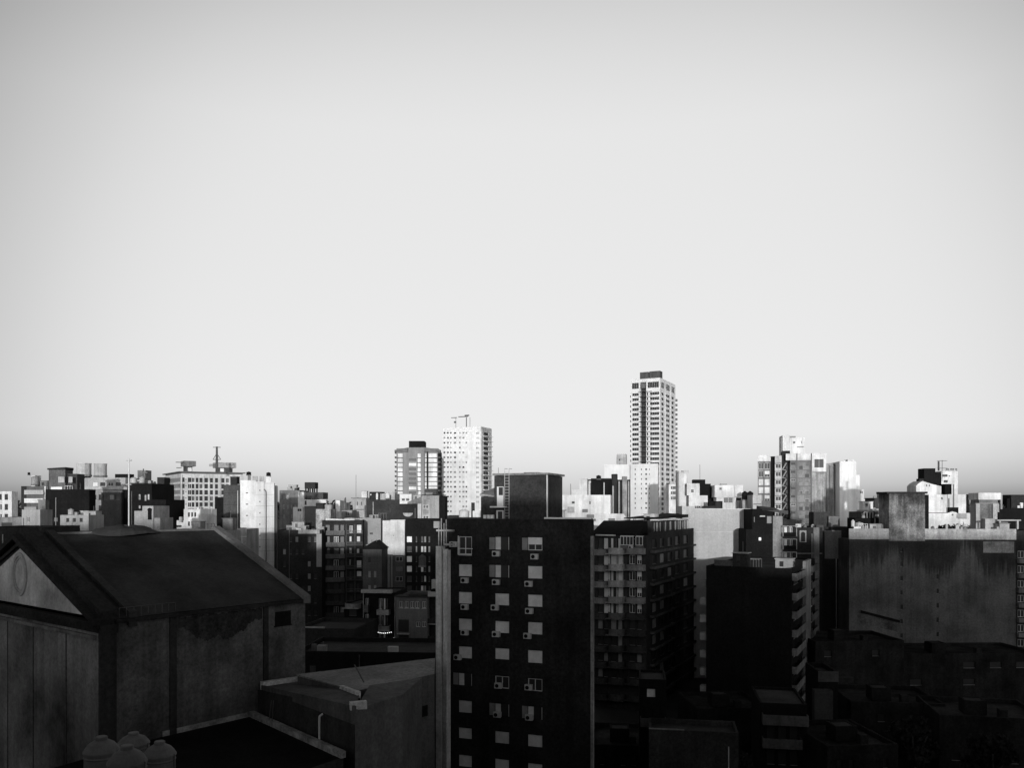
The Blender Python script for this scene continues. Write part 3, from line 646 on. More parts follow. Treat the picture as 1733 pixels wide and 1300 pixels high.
b = MB(); x0 = Wn-.5; b.box(Wn-.2, Wn+.0, 1.2, Dn-.3, zt+.012, zt+.5); NB.part('parapet', b, [BM])
b = MB(); b.prism([(Wn-6.2, 6), (Wn-1, 6), (Wn-1, Dn), (Wn-6.2, Dn)], za_+.3, [za_+.5, za_+.5, za_+.9, za_+1.1]); NB.part('pergola_roof', b, [BLACK])
NB.clutter(Wn*.3, Wn-1.5, 7, Dn, zt+1.4, 12, random.Random(5)); NB.done()

# ================================================================== blank dark block C with balconies each side
CB = Bld('blank_wall_block', 'windowless near-black block with pale balconies down its right side', 'apartment block', 1195, 136, -27)
Wc = CB.u(1340); Dc = CB.v(1379, Wc); zt = CB.z(960, Wc/2)
ops = {'R': [(CB.v(a, Wc), zt-1.0-r_*2.9-1.9, CB.v(c_, Wc), zt-1.0-r_*2.9, k_) for r_ in range(8) for a, c_, k_ in ((1343, 1352, 'd'), (1355, 1357.5, 'd'), (1368, 1376, 'g'))]}
CB.block('wall', 0, Wc, 0, Dc, 0, zt, BLACK, ops, rim=.35)
b = MB(); b.box(CB.u(1205), CB.u(1262), 1.5, 1.58, zt+.002, zt+.9); CB.part('parapet', b, [DGREY])
b = MB(); b.box(Wc+.002, Wc+.5, CB.v(1358.5, Wc), CB.v(1367.5, Wc), 0, zt+.4); CB.part('pier', b, [mat(.22, .35, .5, .3, name='stained_pier')])
for r_ in range(8):
    zf = zt-2.6-r_*2.9
    CB.balc('R', .25, CB.v(1357, Wc)-.25, zf+.6 if r_ else zf+.8, mat(.2, .45, .4, .4), u=Wc, dep=.8, h=1.0)
    CB.balc('R', CB.v(1368, Wc), CB.v(1379, Wc)-CB.v(1368, Wc), zf+.7, mat(.11, .35, .3, .3), u=Wc, dep=.7, h=1.0)
    b = MB(); zl = zt-3.4-r_*2.92; b.box(-1.15, -.003, .5, 1.8, zl, zl+1.0); b.box(-1.15, -.003, .5, 1.8, zl-.2, zl-.003)
    CB.part('side_balcony', b, [mat(.36 if r_ else .2, .3, .2, .35, name='mottled_panel')])
b = MB(); b.box(CB.u(1321), CB.u(1331), 6, 8, zt+.002, CB.z(952, Wc*.9, 6)); CB.part('roof_vent', b, [LIGHT])
CB.clutter(0, Wc, .5, 8, zt, 7, random.Random(3)); CB.done()

# ================================================================== big concrete-walled building on the right
RC = mat(.125, .4, .35, .35, scale=.16, drip=(29.2, 7.0, .62), name='streaked_concrete')
RB = Bld('concrete_building', 'wide concrete party wall with streaks and narrow slits at right', 'building', 1437, 165, -5)
Wr = RB.u(1760); zt = RB.z(895); zp = RB.z(913)
ops = [(RB.u(1524)-.01, zp-1.6-i*2.85-.95, RB.u(1524)+.42, zp-1.6-i*2.85, 'd') for i in range(8)] + [(RB.u(1585)-.01, zp-6.9-i*2.85-1.0, RB.u(1585)+.42, zp-6.9-i*2.85, 'd') for i in range(6)]
RB.block('wall', 0, RB.u(1719), 0, 7, 0, zp, RC, {'F': ops}, rim=0)
for a, c_, m_ in ((1437, 1504, mat(.30, .3, .3, .3)), (1565, 1719, mat(.42, .4, .35, .35, scale=.4))):
    b = MB(); b.box(RB.u(a)-.05, RB.u(c_)+.05, -.12, .25, zp+.002, zt); RB.part('parapet', b, [m_])
b = MB(); b.box(RB.u(1600), RB.u(1604), -.12, .25, zt+.001, zt+.9); b.box(RB.u(1617), RB.u(1623), -.12, .25, zt+.001, zt+.8); RB.part('parapet_post', b, [LIGHT])
ST = mat(.24, .7, .5, .6, scale=.4, drip=(38.2, 3.4, .72), name='soot_stained_concrete')
u0, u1 = RB.u(1504), RB.u(1565); zs = RB.z(836, u0)
RB.block('stair_tower', u0, u1, -.13, 5.5, zp-.3, zs, ST, rim=.2)
b = MB(); b.box(RB.u(1500), RB.u(1569), -.3, 5.7, zs+.001, zs+.4); b.box(RB.u(1500), RB.u(1569), -.22, 5.6, zs-1.0, zs-.003) if 0 else None; RB.part('tower_cornice', b, [DARK])
b = MB(); b.box(u1+.002, RB.u(1571.5), -.1, 2.4, zt-1, zs-.2); RB.part('tower_flank', b, [BLACK])
b = MB(); b.prism([(RB.u(1452), -.25), (RB.u(1526), -.25), (RB.u(1526), -.003), (RB.u(1452), -.003)], zp-14.5, [zp-14.2+0, zp-16+.0, zp-16, zp-14.2]) if 0 else None
xa, xb = RB.u(1456), RB.u(1522); za, zb = RB.z(1033, xa), RB.z(1050, xb)
b.poly([(xa, -.3, za), (xa, -.3, za-.5), (xb, -.3, zb-.5), (xb, -.3, zb)]); b.quad((xa, -.3, za), (xb, -.3, zb), (xb, -.003, zb), (xa, -.003, za)); RB.part('roof_scar', b, [BLACK])
b = MB(); b.poly([(xa-.6, -.05, za-1.2), (xa, -.05, za-2.6), (xb, -.05, zb-2.4), (xb, -.05, zb-.55), (xa, -.05, za-.55)]); RB.part('patched_render', b, [mat(.12, .6, .3, .5)])
b = MB(); b.box(RB.u(1664), RB.u(1716), -.06, -.003, RB.z(936, RB.u(1690)), zp-.35); RB.part('pale_patch', b, [mat(.3, .5, .3, .4, scale=.5)])
# far right slice with balconies
u0 = RB.u(1720); ob = [(.4, zp-2.2-i*2.9-1.4, 1.6, zp-2.2-i*2.9, 'g') for i in range(7)]
RB.block('side_wing', u0, Wr, .3, 20, 0, zt-.3, DARK, {'F': ob}, rim=.3)
for i in range(7): RB.balc('F', u0+.2, 4.2, zp-4.4-i*2.9, CONC, v=.3, dep=.9, h=.7)
RB.clutter(.5, RB.u(1500), .5, 4, zt, 8, random.Random(7)); RB.clutter(RB.u(1575), RB.u(1715), .5, 4, zt-.1, 12, random.Random(9)); RB.done()

# ================================================================== the tall tower
T = Bld('residential_tower', 'tallest tower on the skyline, white with banded windows on two faces', 'tower', 1068, 500, -27)
Wt = T.u(1117); Dt = T.v(1143, Wt); zt = T.z(641, Wt/2); H = 3.0
F = {'F': [], 'R': []}
ztop = T.z(663, Wt)
for i in range(26):
    z1 = ztop-i*H
    F['F'] += [(T.u(1070), z1-1.7, T.u(1081), z1, 'r'), (T.u(1094.5), z1-1.7, T.u(1097), z1, 'd'), (T.u(1100), z1-1.7, T.u(1115.5), z1, 'r')]
    F['R'] += [(T.v(1119.5, Wt), z1-1.6, T.v(1123.5, Wt), z1, 'd'), (T.v(1127.5, Wt), z1-1.6, T.v(1133.5, Wt), z1, 'g'), (T.v(1136.5, Wt), z1-1.6, T.v(1140.5, Wt), z1, 'd')]
zb = T.z(655.5, Wt); z1 = T.z(645.5, Wt)
F['F'] += [(T.u(1069.5), zb, T.u(1081), z1, 'r'), (T.u(1084), zb, T.u(1093), z1, 'r'), (T.u(1096), zb, T.u(1115), z1, 'r')]
F['R'] += [(T.v(1119, Wt), zb, T.v(1124.5, Wt), z1, 'r'), (T.v(1127.5, Wt), zb, T.v(1134, Wt), z1, 'r'), (T.v(1136.5, Wt), zb, T.v(1142, Wt), z1, 'r')]
ua, ub = T.u(1083), T.u(1093.5)
TW = mat(.66, .15, .15, .08, name='tower_white')
fl = [o for o in F['F'] if o[2] <= ua+.5]; fr = [(o[0]-ub, o[1], o[2]-ub, o[3], o[4]) for o in F['F'] if o[0] >= ub-.2]
T.block('wall', 0, ua, 0, Dt, 0, zt, TW, {'F': fl}, rim=.3)
T.block('wall', ub, Wt, 0, Dt, 0, zt, TW, {'F': fr, 'R': F['R']}, rim=.3)
T.block('recessed_bay', ua+.002, ub-.002, 2.6, Dt-.1, 0, zt-.2, mat(.05, .3, .1, .3), {'F': [(.4, ztop-i*H-1.8, 3.2, ztop-i*H, 'd') for i in range(26)]}, rim=0)
b = MB()
for i in range(27):
    z1 = ztop-i*H+.9
    b.box(ua-.7, ub+1.4, -.7, 2.55, z1-.35, z1-.18); b.box(ub+.0, ub+3.6, -.9, -.02, z1-.5, z1-.3)
T.part('balcony_slabs', b, [mat(.10, .3, .1, .2)])
b = MB(); b.box(ua-.3, ub+.3, .0-.02, 2.5, T.z(645, Wt), zt-.05); b.box(ua+.6, ub-.6, .3, 2.5, T.z(655, Wt), T.z(646, Wt), 1); T.part('roof_band', b, [TW, METAL])
b = MB()
for x in (T.v(1125.6, Wt), T.v(1135.1, Wt)): b.box(Wt+.002, Wt+.25, x-.3, x+.3, 0, zt-5)
T.part('fin', b, [TW])
b = MB()
for i in range(26): z1 = ztop-i*H; b.box(Wt-.2, Wt+1.0, Dt+.002, Dt+1.3, z1-2.1, z1-.7); b.box(-1.2, -.01, 2, 4, z1-2.2, z1-.9)
T.part('corner_balcony', b, [mat(.15, .3, .1, .3)])
T.block('lift_housing', T.u(1083, 3), T.u(1097, 3), 3, 10, zt-.2, T.z(629.5, Wt/2, 3), DGREY, rim=.2)
T.block('lift_housing', T.u(1099, 4), T.u(1117, 4), 4, 9, zt-.2, T.z(629, Wt/2, 4), DGREY, rim=.2)
T.done()
# white stepped tower (left of centre)
T = Bld('white_tower', 'all-white tower with tiny windows left of the tallest tower', 'tower', 742, 480, -24)
Wt = T.u(814.5); Dt = T.v(830, Wt); zt = T.z(723.5, Wt/2); H = 8.3/FPX*470
us = T.u(776); zl = T.z(772, T.u(760)); TW2 = mat(.74, .15, .15, .08, name='tower_white_bright')
def tc_(px, py0, n, w_, h_, kinds='d', u0=0, pit=8.3):
    return [(T.u(px-w_/2)-u0, T.z(py0+i*pit, T.u(px))-h_, T.u(px+w_/2)-u0, T.z(py0+i*pit, T.u(px)), random.choice(kinds)) for i in range(n)]
ul = T.u(749.5)
T.block('wall', 0, ul-.01, .6, Dt, 0, zl, TW2, {'F': tc_(745.5, 781, 11, 2.2, .9, 'd')}, rim=.2)
ops = []
for px, w_ in ((752, 3), (758, 3), (763, 2.4)): ops += tc_(px, 731.5, 17, w_, .95, 'dddq', ul)
for px, w_ in ((770, 3.6),): ops += tc_(px, 731.5, 17, w_, 1.0, 'dqs', ul)
T.block('wall', ul, us, 0, Dt, 0, T.z(724, us), TW2, {'F': ops}, rim=.2)
ops = []
for px, w_ in ((779, 2.4), (785, 3.4), (790, 2.6)): ops += tc_(px, 731.5, 17, w_, 1.0, 'dqqs', us)
ops += tc_(808, 732, 15, 1.6, 1.1, 'dq', us)+tc_(810.8, 732, 15, 1.2, 1.1, 'q', us)
T.block('wall', us+.01, Wt, -.6, Dt, 0, zt, TW2, {'F': ops}, rim=.2)
ops = [(T.v(816.5, Wt)+.6, zt-3.2-i*H-1.7, T.v(825.5, Wt)+.6, zt-3.2-i*H, random.choice('ddddg')) for i in range(16)]
T.block('balcony_wing', Wt+.01, Wt+.8, -.6, Dt, 0, zt-.4, LIGHT, {'R': ops}, rim=0, rec=.5)
for i in range(16): T.balc('R', .3, Dt-.8, zt-3.2-i*H-2.1, TW2, u=Wt+.8, dep=1.2, h=.12)
b = MB()
for px in (766, 784, 790): x = T.u(px); b.bar((x, 4, zt-.5), (x, 4, T.z(706.5, x, 4)), .14 if px != 784 else .3)
x0, x1, x2 = T.u(765, 4), T.u(780, 4), T.u(791, 4); z_ = T.z(707, x0, 4)
b.box(x0-.5, x0+3.2, 3.8, 4.2, z_-.3, z_+.1); b.box(x1-1.6, x2+.3, 3.8, 4.2, z_, z_+.5); b.box(x2-1.6, x2+1, 3.6, 4.4, z_+.5, z_+1.2); b.box(x0+1.4, x0+2.6, 3.7, 4.3, z_-3.2, z_-2.2)
T.part('sign_frame', b, [METAL]); T.done()
# grey tower with white panels
T = Bld('grey_tower', 'grey tower with white panel columns and black rooftop box', 'tower', 671, 440, 0)
GT = mat(.24, .2, .2, .2, name='tower_grey'); H = 8.0/FPX*440
def pan(a, c_, v, py0=768, n=11, k='p'): return [(T.u(a, v), T.z(py0+i*8, 0, v)-1.95, T.u(c_, v), T.z(py0+i*8, 0, v)) for i in range(n)]
def tb(name, a, c_, py, v, dep, ops=(), m=GT):
    u0, u1 = T.u(a, v), T.u(c_, v); T.block(name, u0, u1, v, v+dep, 0, T.z(py, 0, v), m, {'F': [(o[0]-u0, o[1], o[2]-u0, o[3], o[4]) for o in ops]}, rim=.2)
tb('wall', 671, 690.8, 759, 0, 16); tb('wall', 691, 718, 757.5, -1.5, 18, [(T.u(692, -1.5), T.z(776+i*8, 0, -1.5)-1.5, T.u(704.5, -1.5), T.z(776+i*8, 0, -1.5), random.choice('rddds')) for i in range(10)]); tb('wall', 718.2, 741, 759, 0, 16)
def panels(a, c_, v):
    for i in range(11):
        b = MB(); z1 = T.z(768+i*8, 0, v); b.box(T.u(a, v), T.u(c_, v), v-.35, v-.003, z1-2.1, z1); b.box(T.u(a, v)-.2, T.u(c_, v)+.2, v-.5, v-.003, z1-2.5, z1-2.105, 1); T.part('white_panel', b, [WHITE, DARK])
panels(673.5, 681.5, 0); panels(719.5, 722, 0); panels(725.5, 739.5, 0); panels(707, 712, -1.5)
b = MB(); x = T.u(723.4); b.box(x-.25, x+.35, -.7, -.003, 0, T.z(762)); b.box(T.u(740.5), T.u(744), .5, 14, 0, T.z(764)); T.part('dark_fin', b, [BLACK])
for i in range(10):
    z1 = T.z(764+i*8); b = MB(); b.box(T.u(667.5), -.003, 1, 5, z1-1.1, z1-.2); T.part('balcony', b, [DGREY]); b = MB(); b.box(T.u(741), T.u(745.5), -.4, .49, z1-1.2, z1-.3); T.part('balcony', b, [DGREY])
b = MB(); b.box(T.u(669), T.u(690), -.3, 15, T.z(762), T.z(759)+.02) if 0 else None
v_ = 3; b.prism([(T.u(668), -.6), (T.u(690.5), -1.2), (T.u(690.5), 5), (T.u(668), 5)], T.z(765), [T.z(762), T.z(758), T.z(758), T.z(762)]); b.prism([(T.u(718.5), -1.2), (T.u(745), -.6), (T.u(745), 5), (T.u(718.5), 5)], T.z(765), [T.z(757.5), T.z(761.5), T.z(761.5), T.z(757.5)]); T.part('roof_fascia', b, [mat(.16, .3, .2, .3)])
T.block('plant_room', T.u(692, 2), T.u(718, 2), 2, 12, T.z(759), T.z(746.5, 0, 2), BLACK, rim=.2); T.done()
# tower block on the right (I) with its white stair tower
T = Bld('tower_block', 'broad grey block of gridded windows topped by a white stair tower', 'apartment block', 1282.5, 292, -17)
H = 2.85; IM = mat(.24, .5, .45, .4, name='weathered_render'); IW = WHITE; z0 = T.z(784)
def ib(name, a, c_, py, v, dep, m, ops=(), zb=0, rim=.25):
    u0, u1 = T.u(a, v), T.u(c_, v); return T.block(name, u0, u1, v, v+dep, zb, T.z(py, 0, v), m, {'F': [(o[0]-u0, o[1], o[2]-u0, o[3], o[4]) for o in ops]}, rim=rim)
ops = [(T.u(a), z0-i*H-2.1, T.u(c_), z0-i*H, random.choice('ssgqh')) for i in range(8) for a, c_ in ((1284, 1292), (1294, 1302.5))]
ib('wall', 1282.5, 1304, 781.5, 0, 14, IM, ops); ib('white_attic', 1282.2, 1304.3, 771, -.1, 13.8, IW, zb=T.z(781.3))
ib('dark_bay', 1304.2, 1311.3, 773, 1.5, 11, BLACK)
ops = [(T.u(1312.5), z0-i*H-1.9, T.u(1321.5), z0-i*H-.4, 'g') for i in range(-1, 8)]
ib('wall', 1311.4, 1323, 772, 0, 13, mat(.45, .25, .3, .3), ops)
ib('dark_bay', 1323.2, 1337, 764, 1.8, 11, DARK, [(T.u(1330, 1.8), z0-i*H-2, T.u(1333, 1.8), z0-i*H-1, 'd') for i in range(7)])
b = MB()
for i in range(8): zz = z0-i*H; b.bar((T.u(1324), .8, zz-2.4), (T.u(1331), .8, zz), .22); b.bar((T.u(1331), 1.2, zz-2.6), (T.u(1324), 1.2, zz-2.4), .12)
T.part('outside_stair', b, [MID])
ops = [(T.u(1338.5), z0-i*H-.9, T.u(1346), z0-i*H, random.choice('dgd')) for i in range(8)]+[(T.u(a), z0-1.2-i*H-1.35, T.u(c_), z0-1.2-i*H, random.choice('ddgq')) for i in range(8) for a, c_ in ((1352.5, 1358.5), (1362.5, 1369))]
ib('wall', 1337.2, 1373, 780.3, 0, 14, IM, ops); ib('white_attic', 1330, 1373.3, 769, -.1, 13.8, IW, zb=T.z(780.1))
b = MB(); x = T.u(1348.3)
b.box(x-.1, x+.25, -.3, -.003, 0, T.z(769)); b.box(T.u(1372.4), T.u(1374), -.3, -.11, 0, T.z(769))
for i in range(9):
    b.box(T.u(1349.3), T.u(1372), -.22, -.003, z0-i*H+.1, z0-i*H+.45); b.box(T.u(1282.5), T.u(1303.8), -.22, -.003, z0-i*H+.1, z0-i*H+.4); b.box(T.u(1337.5), T.u(1348), -.2, -.003, z0-i*H+.1, z0-i*H+.5); b.box(T.u(1311.6), T.u(1322.6), -.25, -.003, z0-i*H-.3, z0-i*H-.05)
b.box(T.u(1292.6), T.u(1293.6), -.25, -.003, 0, T.z(781)); b.box(T.u(1303.4), T.u(1304.1), -.25, -.003, 0, T.z(781))
T.part('drain_grid', b, [METAL])
zs = T.z(800, 0, -.6)
ib('white_bay', 1374.2, 1398.5, 769, -.6, 13, IW, [(T.u(1378, -.6), T.z(793), T.u(1394, -.6), T.z(779), 'r')], zb=zs)
ib('stained_bay', 1374.2, 1398, 801, -.4, 12, mat(.42, .35, .75, .35, scale=.4, name='streaked_render'))
ib('shaded_wing', 1398.6, 1411, 786, .6, 11, mat(.3, .3, .3, .3)); 
T.done()
ops = []
T2 = Bld('stair_shaft', 'white stair shaft rising highest above the gridded block', 'tower', 1324.5, 298, -8)
Wt = T2.u(1337); T2.block('wall', 0, Wt, 0, 7, T2.z(795), T2.z(737), IW, rim=.3)
T2.block('water_tower', Wt+.01, T2.u(1362), 0.4, 7, T2.z(795), T2.z(741), IW, {'F': [(1.1, T2.z(751), 1.9, T2.z(747.3), 'd'), (T2.u(1356.5)-Wt, T2.z(751), T2.u(1357.6)-Wt, T2.z(746.8), 'd')]}, rim=.3)
b = MB(); b.box(-.5, -.01, .5, 1.4, T2.z(778), T2.z(741)); b.box(T2.u(1334), T2.u(1347), .5, 2, T2.z(741)+.01, T2.z(738.3)); b.box(T2.u(1350), T2.u(1360), -.3, .39, T2.z(757), T2.z(756)); T2.part('flue', b, [METAL]); T2.done()
# the two slabs right of it
B = Bld('slab_block', 'shaded grey slab with a dark ladder strip between two white blocks', 'building', 1405, 285, 20)
W_ = B.u(1416); B.block('wall', 0, W_, 0, 12, 0, B.z(788), mat(.26, .3, .4, .3), rim=.3)
b = MB(); b.box(W_+.002, W_+1.0, .3, 2, 0, B.z(786)); 
for i in range(12): b.box(W_+.1, W_+.9, .12, .29, B.z(788)-2-i*2.3, B.z(788)-1-i*2.3, 1)
B.part('ladder_strip', b, [BLACK, LIGHT]); B.done()
B = Bld('white_party_wall_block', 'tall plain white block stepping down in balconies at its right edge', 'building', 1421, 280, -8)
W_ = B.u(1449); B.block('wall', 0, W_, 0, 14, 0, B.z(781), mat(.8, .2, .25, .12, scale=.08), rim=.3)
B.block('wall', B.u(1436), W_+.004, -.2, 6, 0, B.z(777.5), WHITE, rim=.3) if 0 else None
for a, c_, py in ((1449, 1455, 804), (1449, 1462, 829), (1449, 1468, 846)):
    v = {1455: .4, 1462: .7, 1468: 1.0}[c_]; u0, u1 = W_+.005+v*.01, B.u(c_, v)
    B.block('step', u0, u1, v, v+4, 0, B.z(py, u1, v), WHITE, {'F': [(u1-u0-1.2, B.z(py+2, u1, v)-1-i*3.6, u1-u0-.25, B.z(py+2, u1, v)-i*3.6, 'g') for i in range(3)]}, rim=.2)
b = MB(); b.bar((B.u(1432), 2, B.z(781)), (B.u(1432), 2, B.z(777)), .15); b.box(B.u(1436), B.u(1447), 1, 4, B.z(781)+.0, B.z(777.8)); B.part('roof_hut', b, [WHITE]); B.done()

# ================================================================== left and centre skyline
B = Bld('office_block', 'wide white-framed block with banded side and black roof line', 'apartment block', 306, 385, 33)
Wb = B.u(413); Db = B.v(278, 0); H = 10.5/FPX*385; zt = B.z(801.5)
OW = mat(.56, .3, .3, .15, name='office_white')
ops = {'F': [], 'L': []}; z1 = B.z(808.5)
for i in range(9):
    for a, c_ in ((308.5, 311.5), (318, 323), (324.5, 328.5), (331, 335), (337.5, 342), (346, 351), (355.5, 359.5), (364, 368), (374.5, 379), (382.5, 386.5), (390, 395), (397, 401)):
        ops['F'].append((B.u(a), z1-i*H-2.15, B.u(c_)+.25, z1-i*H, random.choice('gddd')))
    ops['F'].append((B.u(314), z1-i*H-1.2, B.u(315.5), z1-i*H-.6, 'd'))
    ops['L'].append((.8, z1-i*H-1.9, Db-.8, z1-i*H, 'r'))
B.block('wall', 0, Wb, 0, Db, 0, zt, OW, ops, rim=.2)
b = MB(); b.box(-.8, Wb+.5, -.9, Db+.5, zt+.5, zt+1.0); b.box(.5, Wb-.5, .5, Db-.5, zt+.001, zt+.5); B.part('roof_slab', b, [METAL])
b = MB()
for px in (306.5, 329.5, 344, 353, 362, 371): x = B.u(px); b.box(x-.15, x+.35, -.5, -.003, 0, zt-.7)
B.part('fin', b, [OW])
for a, c_, py in ((311, 331, 782), (366, 399, 784.5)):
    u0, u1 = B.u(a, 4), B.u(c_, 4); zz = B.z(py, u0, 4); B.block('lift_room', u0+1, u1-1.5, 4, 10, zt+1.0, zz-2, DGREY, {'F': [(.8, zt+1.3, 2.6, zt+3, 's')]}, rim=0); B.block('lift_room', u0, u1, 3, 11, zz-2, zz+.5, MID if a > 350 else CONC, rim=.2)
b = MB(); b.box(B.u(301), B.u(309.8), 3, 5, B.z(782.5), B.z(781.5)); b.box(B.u(302), B.u(309.8), 3, 5, B.z(792), B.z(791)); b.box(B.u(358), B.u(365.5), 3, 5, B.z(785), B.z(784)); b.box(B.u(358), B.u(365.5), 3, 5, B.z(787.5), B.z(786.8)); B.part('cantilever_slab', b, [METAL]); B.done()
antenna(367, 380, 756, 800, 'lattice mast with triangular brace above the white-framed block', 'lattice', METAL, 13, .18)
simple('slab_block', 'narrow dark slab at the left end of the banded block', 'building', 266, 278, 400, 808, DARK, 0, 10)
# bright corner block with white slab
B = Bld('white_corner_block', 'bright white windowless corner block with long vertical pipe', 'apartment block', 406.5, 200, 15)
W1, W2, W3 = B.u(433), B.u(447), B.u(464); H = 2.75
zA, zB_ = B.z(813), B.z(815)
B.block('wall', 0, W1, 0, 9, B.z(893.5), zA, WHITE, {'F': [(W1*.36, zA-3.2-i*H, W1*.5, zA-2.95-i*H, 'd') for i in range(3)]}, rim=.3)
B.block('wall', B.u(417), W1+.002, .15, 8.8, 0, B.z(893.7), WHITE, rim=0)
jm = mat(.66, .12, .25, .1, joint=2.75, name='jointed_render')
B.block('wall', W1+.005, W2, -.15, 8.9, 0, B.z(815.5, W1), jm, {'F': [((W2-W1)*.42, zA-2.3-i*H-.3, (W2-W1)*.42+.25, zA-2.3-i*H, 'd') for i in range(7)]}, rim=.3)
B.block('wall', W2+.004, W3, .1, 9, 0, B.z(817, W2), jm, rim=.3)
b = MB(); x = B.u(450.2); b.bar((x, -.12, 0), (x, -.12, B.z(832, x)), .13, 0, 8); b.bar((x-.5, -.12, B.z(828, x)), (x, -.12, B.z(832, x)), .13, 0, 8); B.part('pipe', b, [METAL])
b = MB(); b.box(W3+.003, B.u(469), .8, 9, 0, B.z(822, W3)); b.box(W3+.003, W3+.15, .3, .79, 0, B.z(818, W3)); B.part('side_shaft', b, [mat(.12, .3, .3, .2)])
for a, c_, py, m_ in ((419, 423.5, 804, CONC), (427, 435.5, 806, LIGHT), (439, 446.5, 806, LIGHT), (450.5, 458.5, 806, WHITE)):
    B.block('roof_hut', B.u(a), B.u(c_), .6, 2.2, zA-1.4, B.z(py, W1), m_, rim=0)
B.done()
tank(421, 202, 798.5, 805, 8, 'small black dome on the left of the white corner block', BLACK); tank(454.5, 202, 799.5, 806.5, 7.5, 'small black dome at the right end of the white corner block', BLACK)
B = simple('brick_party_wall_block', 'dark grey blank wall flush against the white corner block', 'building', 378, 406, 206, 821, mat(.075, .3, .3, .35, joint=3.0), 0, 12, finish=False)
B.block('wall', B.u(340), B.u(378)-.01, 1.2, 10, 0, B.z(862), mat(.09, .3, .2, .3), rim=.3); B.block('step', B.u(362), B.u(378)-.02, .6, 8, 0, B.z(842), BLACK, rim=.2); B.done()
B = simple('roof_house', 'small white rooftop house with dark openings below the banded block', 'house', 311, 339, 180, 862, WHITE, -5, 8, 3, 2, 'gd', 2.0, wh=1.0, frac=.6, off=.7, finish=False)
B.block('step', B.u(288), -.01, .4, 6, 0, B.z(881), WHITE, {'F': [(.5, B.z(893), 2.4, B.z(889.5), 'd')]}, rim=.2); B.block('chimney', B.u(291.5), B.u(297), -.3, .38, B.z(884), B.z(871), LIGHT, rim=0); B.block('chimney', B.u(305), B.u(309), -.5, .35, B.z(884), B.z(875), LIGHT, rim=0); B.done()
simple('parapet_house', 'long pale parapet just beyond the hall ridge', 'house', 277, 303, 140, 897, mat(.5, .3, .3, .3), -3, 8, rim=.3)
simple('terrace_house', 'low pale terrace with dark openings beyond the hall ridge', 'house', 311, 378, 146, 899, MID, -3, 8, 7, 1, 'ddg', off=.3, wh=1.3, rim=.3)
B = simple('garage_block', 'pale low block with posts at the foot of the white corner block', 'building', 366, 417.5, 168, 896, mat(.36, .35, .4, .3), 0, 8, 3, 2, 'd', 3.6, wh=.7, frac=.25, off=.9, finish=False)
b = MB()
for px in (382, 398): b.box(B.u(px), B.u(px)+.12, -.3, -.18, B.z(960), B.z(889))
b.box(0, B.W, -.35, -.003, B.z(909), B.z(908)); B.part('frame_post', b, [LMETAL]); B.done()

# left group
B = simple('balcony_house', 'leftmost low block, white rim and square openings', 'building', -30, 20, 250, 832, WHITE, -8, None, 4, 6, 'ddg', 3.0, side=30, wh=1.8, frac=.55, off=.8, skip=0, smat=None)
B = simple('banded_block', 'block of horizontal white bands with dark side at far left', 'building', 45, 77, 215, 823.5, mat(.12, .3, .2, .2), -4, 12, finish=False)
for i in range(5):
    b = MB(); z1 = B.z(828.5+i*14.2); b.box(.1, B.W+.1, -1.1, -.003, z1-1.35, z1-.2); B.part('balcony', b, [mat((.40, .66, .3, .12, .12)[i], .2, .2, .2)])
b = MB(); b.box(B.W-.05+.06, B.W+.35, -.5, .5, 0, B.z(823.4)); B.part('pilaster', b, [WHITE])
B.block('dark_wing', B.u(34), -.01, .4, 10, 0, B.z(823), DARK, rim=.2); B.block('lift_room', B.u(46.5), B.u(53), 1.5, 4, B.zt-.6, B.z(804.5), WHITE, rim=.1); B.done()
tank(49, 217, 799.5, 804.7, 4.2, 'tiny black ball on the white post at far left', BLACK); tank(59.5, 217, 805, 822, 12, 'grey tank on the roof of the far left banded block', MID)
B = simple('roof_block', 'grey mottled block stepping down under the far left banded block', 'building', 37, 68, 190, 863, MID, 0, 10, 2, 3, 'dg', finish=False); B.block('step', B.u(-10), -.01, .3, 9, 0, B.z(876), CONC, {'F': [(1.5, B.z(895), 4, B.z(885), 'd')]}, rim=.2); B.done()
B = simple('black_block', 'broad windowless black block left of the water tanks', 'building', 77, 151, 195, 828.5, BLACK, 4, 3.5, finish=False)
z_ = B.zt
B.block('roof_room', B.u(79), B.u(107), 1, 5, z_-.5, B.z(795), mat(.13, .4, .4, .4), {'F': [(.4, z_-.3+.1, 3, z_+.6, 's')]}, rim=.1)
b = MB(); b.prism([(B.u(77), .8), (B.u(107.5), .8), (B.u(107.5), 5.2), (B.u(77), 5.2)], B.z(795), [B.z(792.5), B.z(790.5), B.z(790.5), B.z(792.5)]); B.part('roof_slab', b, [DARK])
B.block('roof_room', B.u(107.3), B.u(124), 2, 6, z_-.5, B.z(801.5), mat(.06, .4, .3, .4), rim=.1)
b = MB()
for a, c_ in ((97.5, 108), (115, 121.5)): b.prism([(B.u(a), .3), (B.u(c_), .3), (B.u(c_)-.2, .9), (B.u(a)+.2, .9)], B.z(817), B.z(807))
B.part('roof_hopper', b, [LIGHT]); B.done()
B = simple('stepped_block', 'stepped grey block under two big round tanks at left', 'apartment block', 151, 207, 225, 829, mat(.3, .3, .3, .3), -6, 14, 5, 5, 'dsg', 3.0, wh=1.6, frac=.6, off=1.3, finish=False)
B.block('upper_storey', B.u(136), B.u(205), 2, 10, B.z(829), B.z(808.5), mat(.36, .25, .25, .25), {'F': [(2.2+i*2.25, B.z(823), 3.7+i*2.25, B.z(816.5), 'sdgds'[i % 5]) for i in range(4)]}, rim=.1)
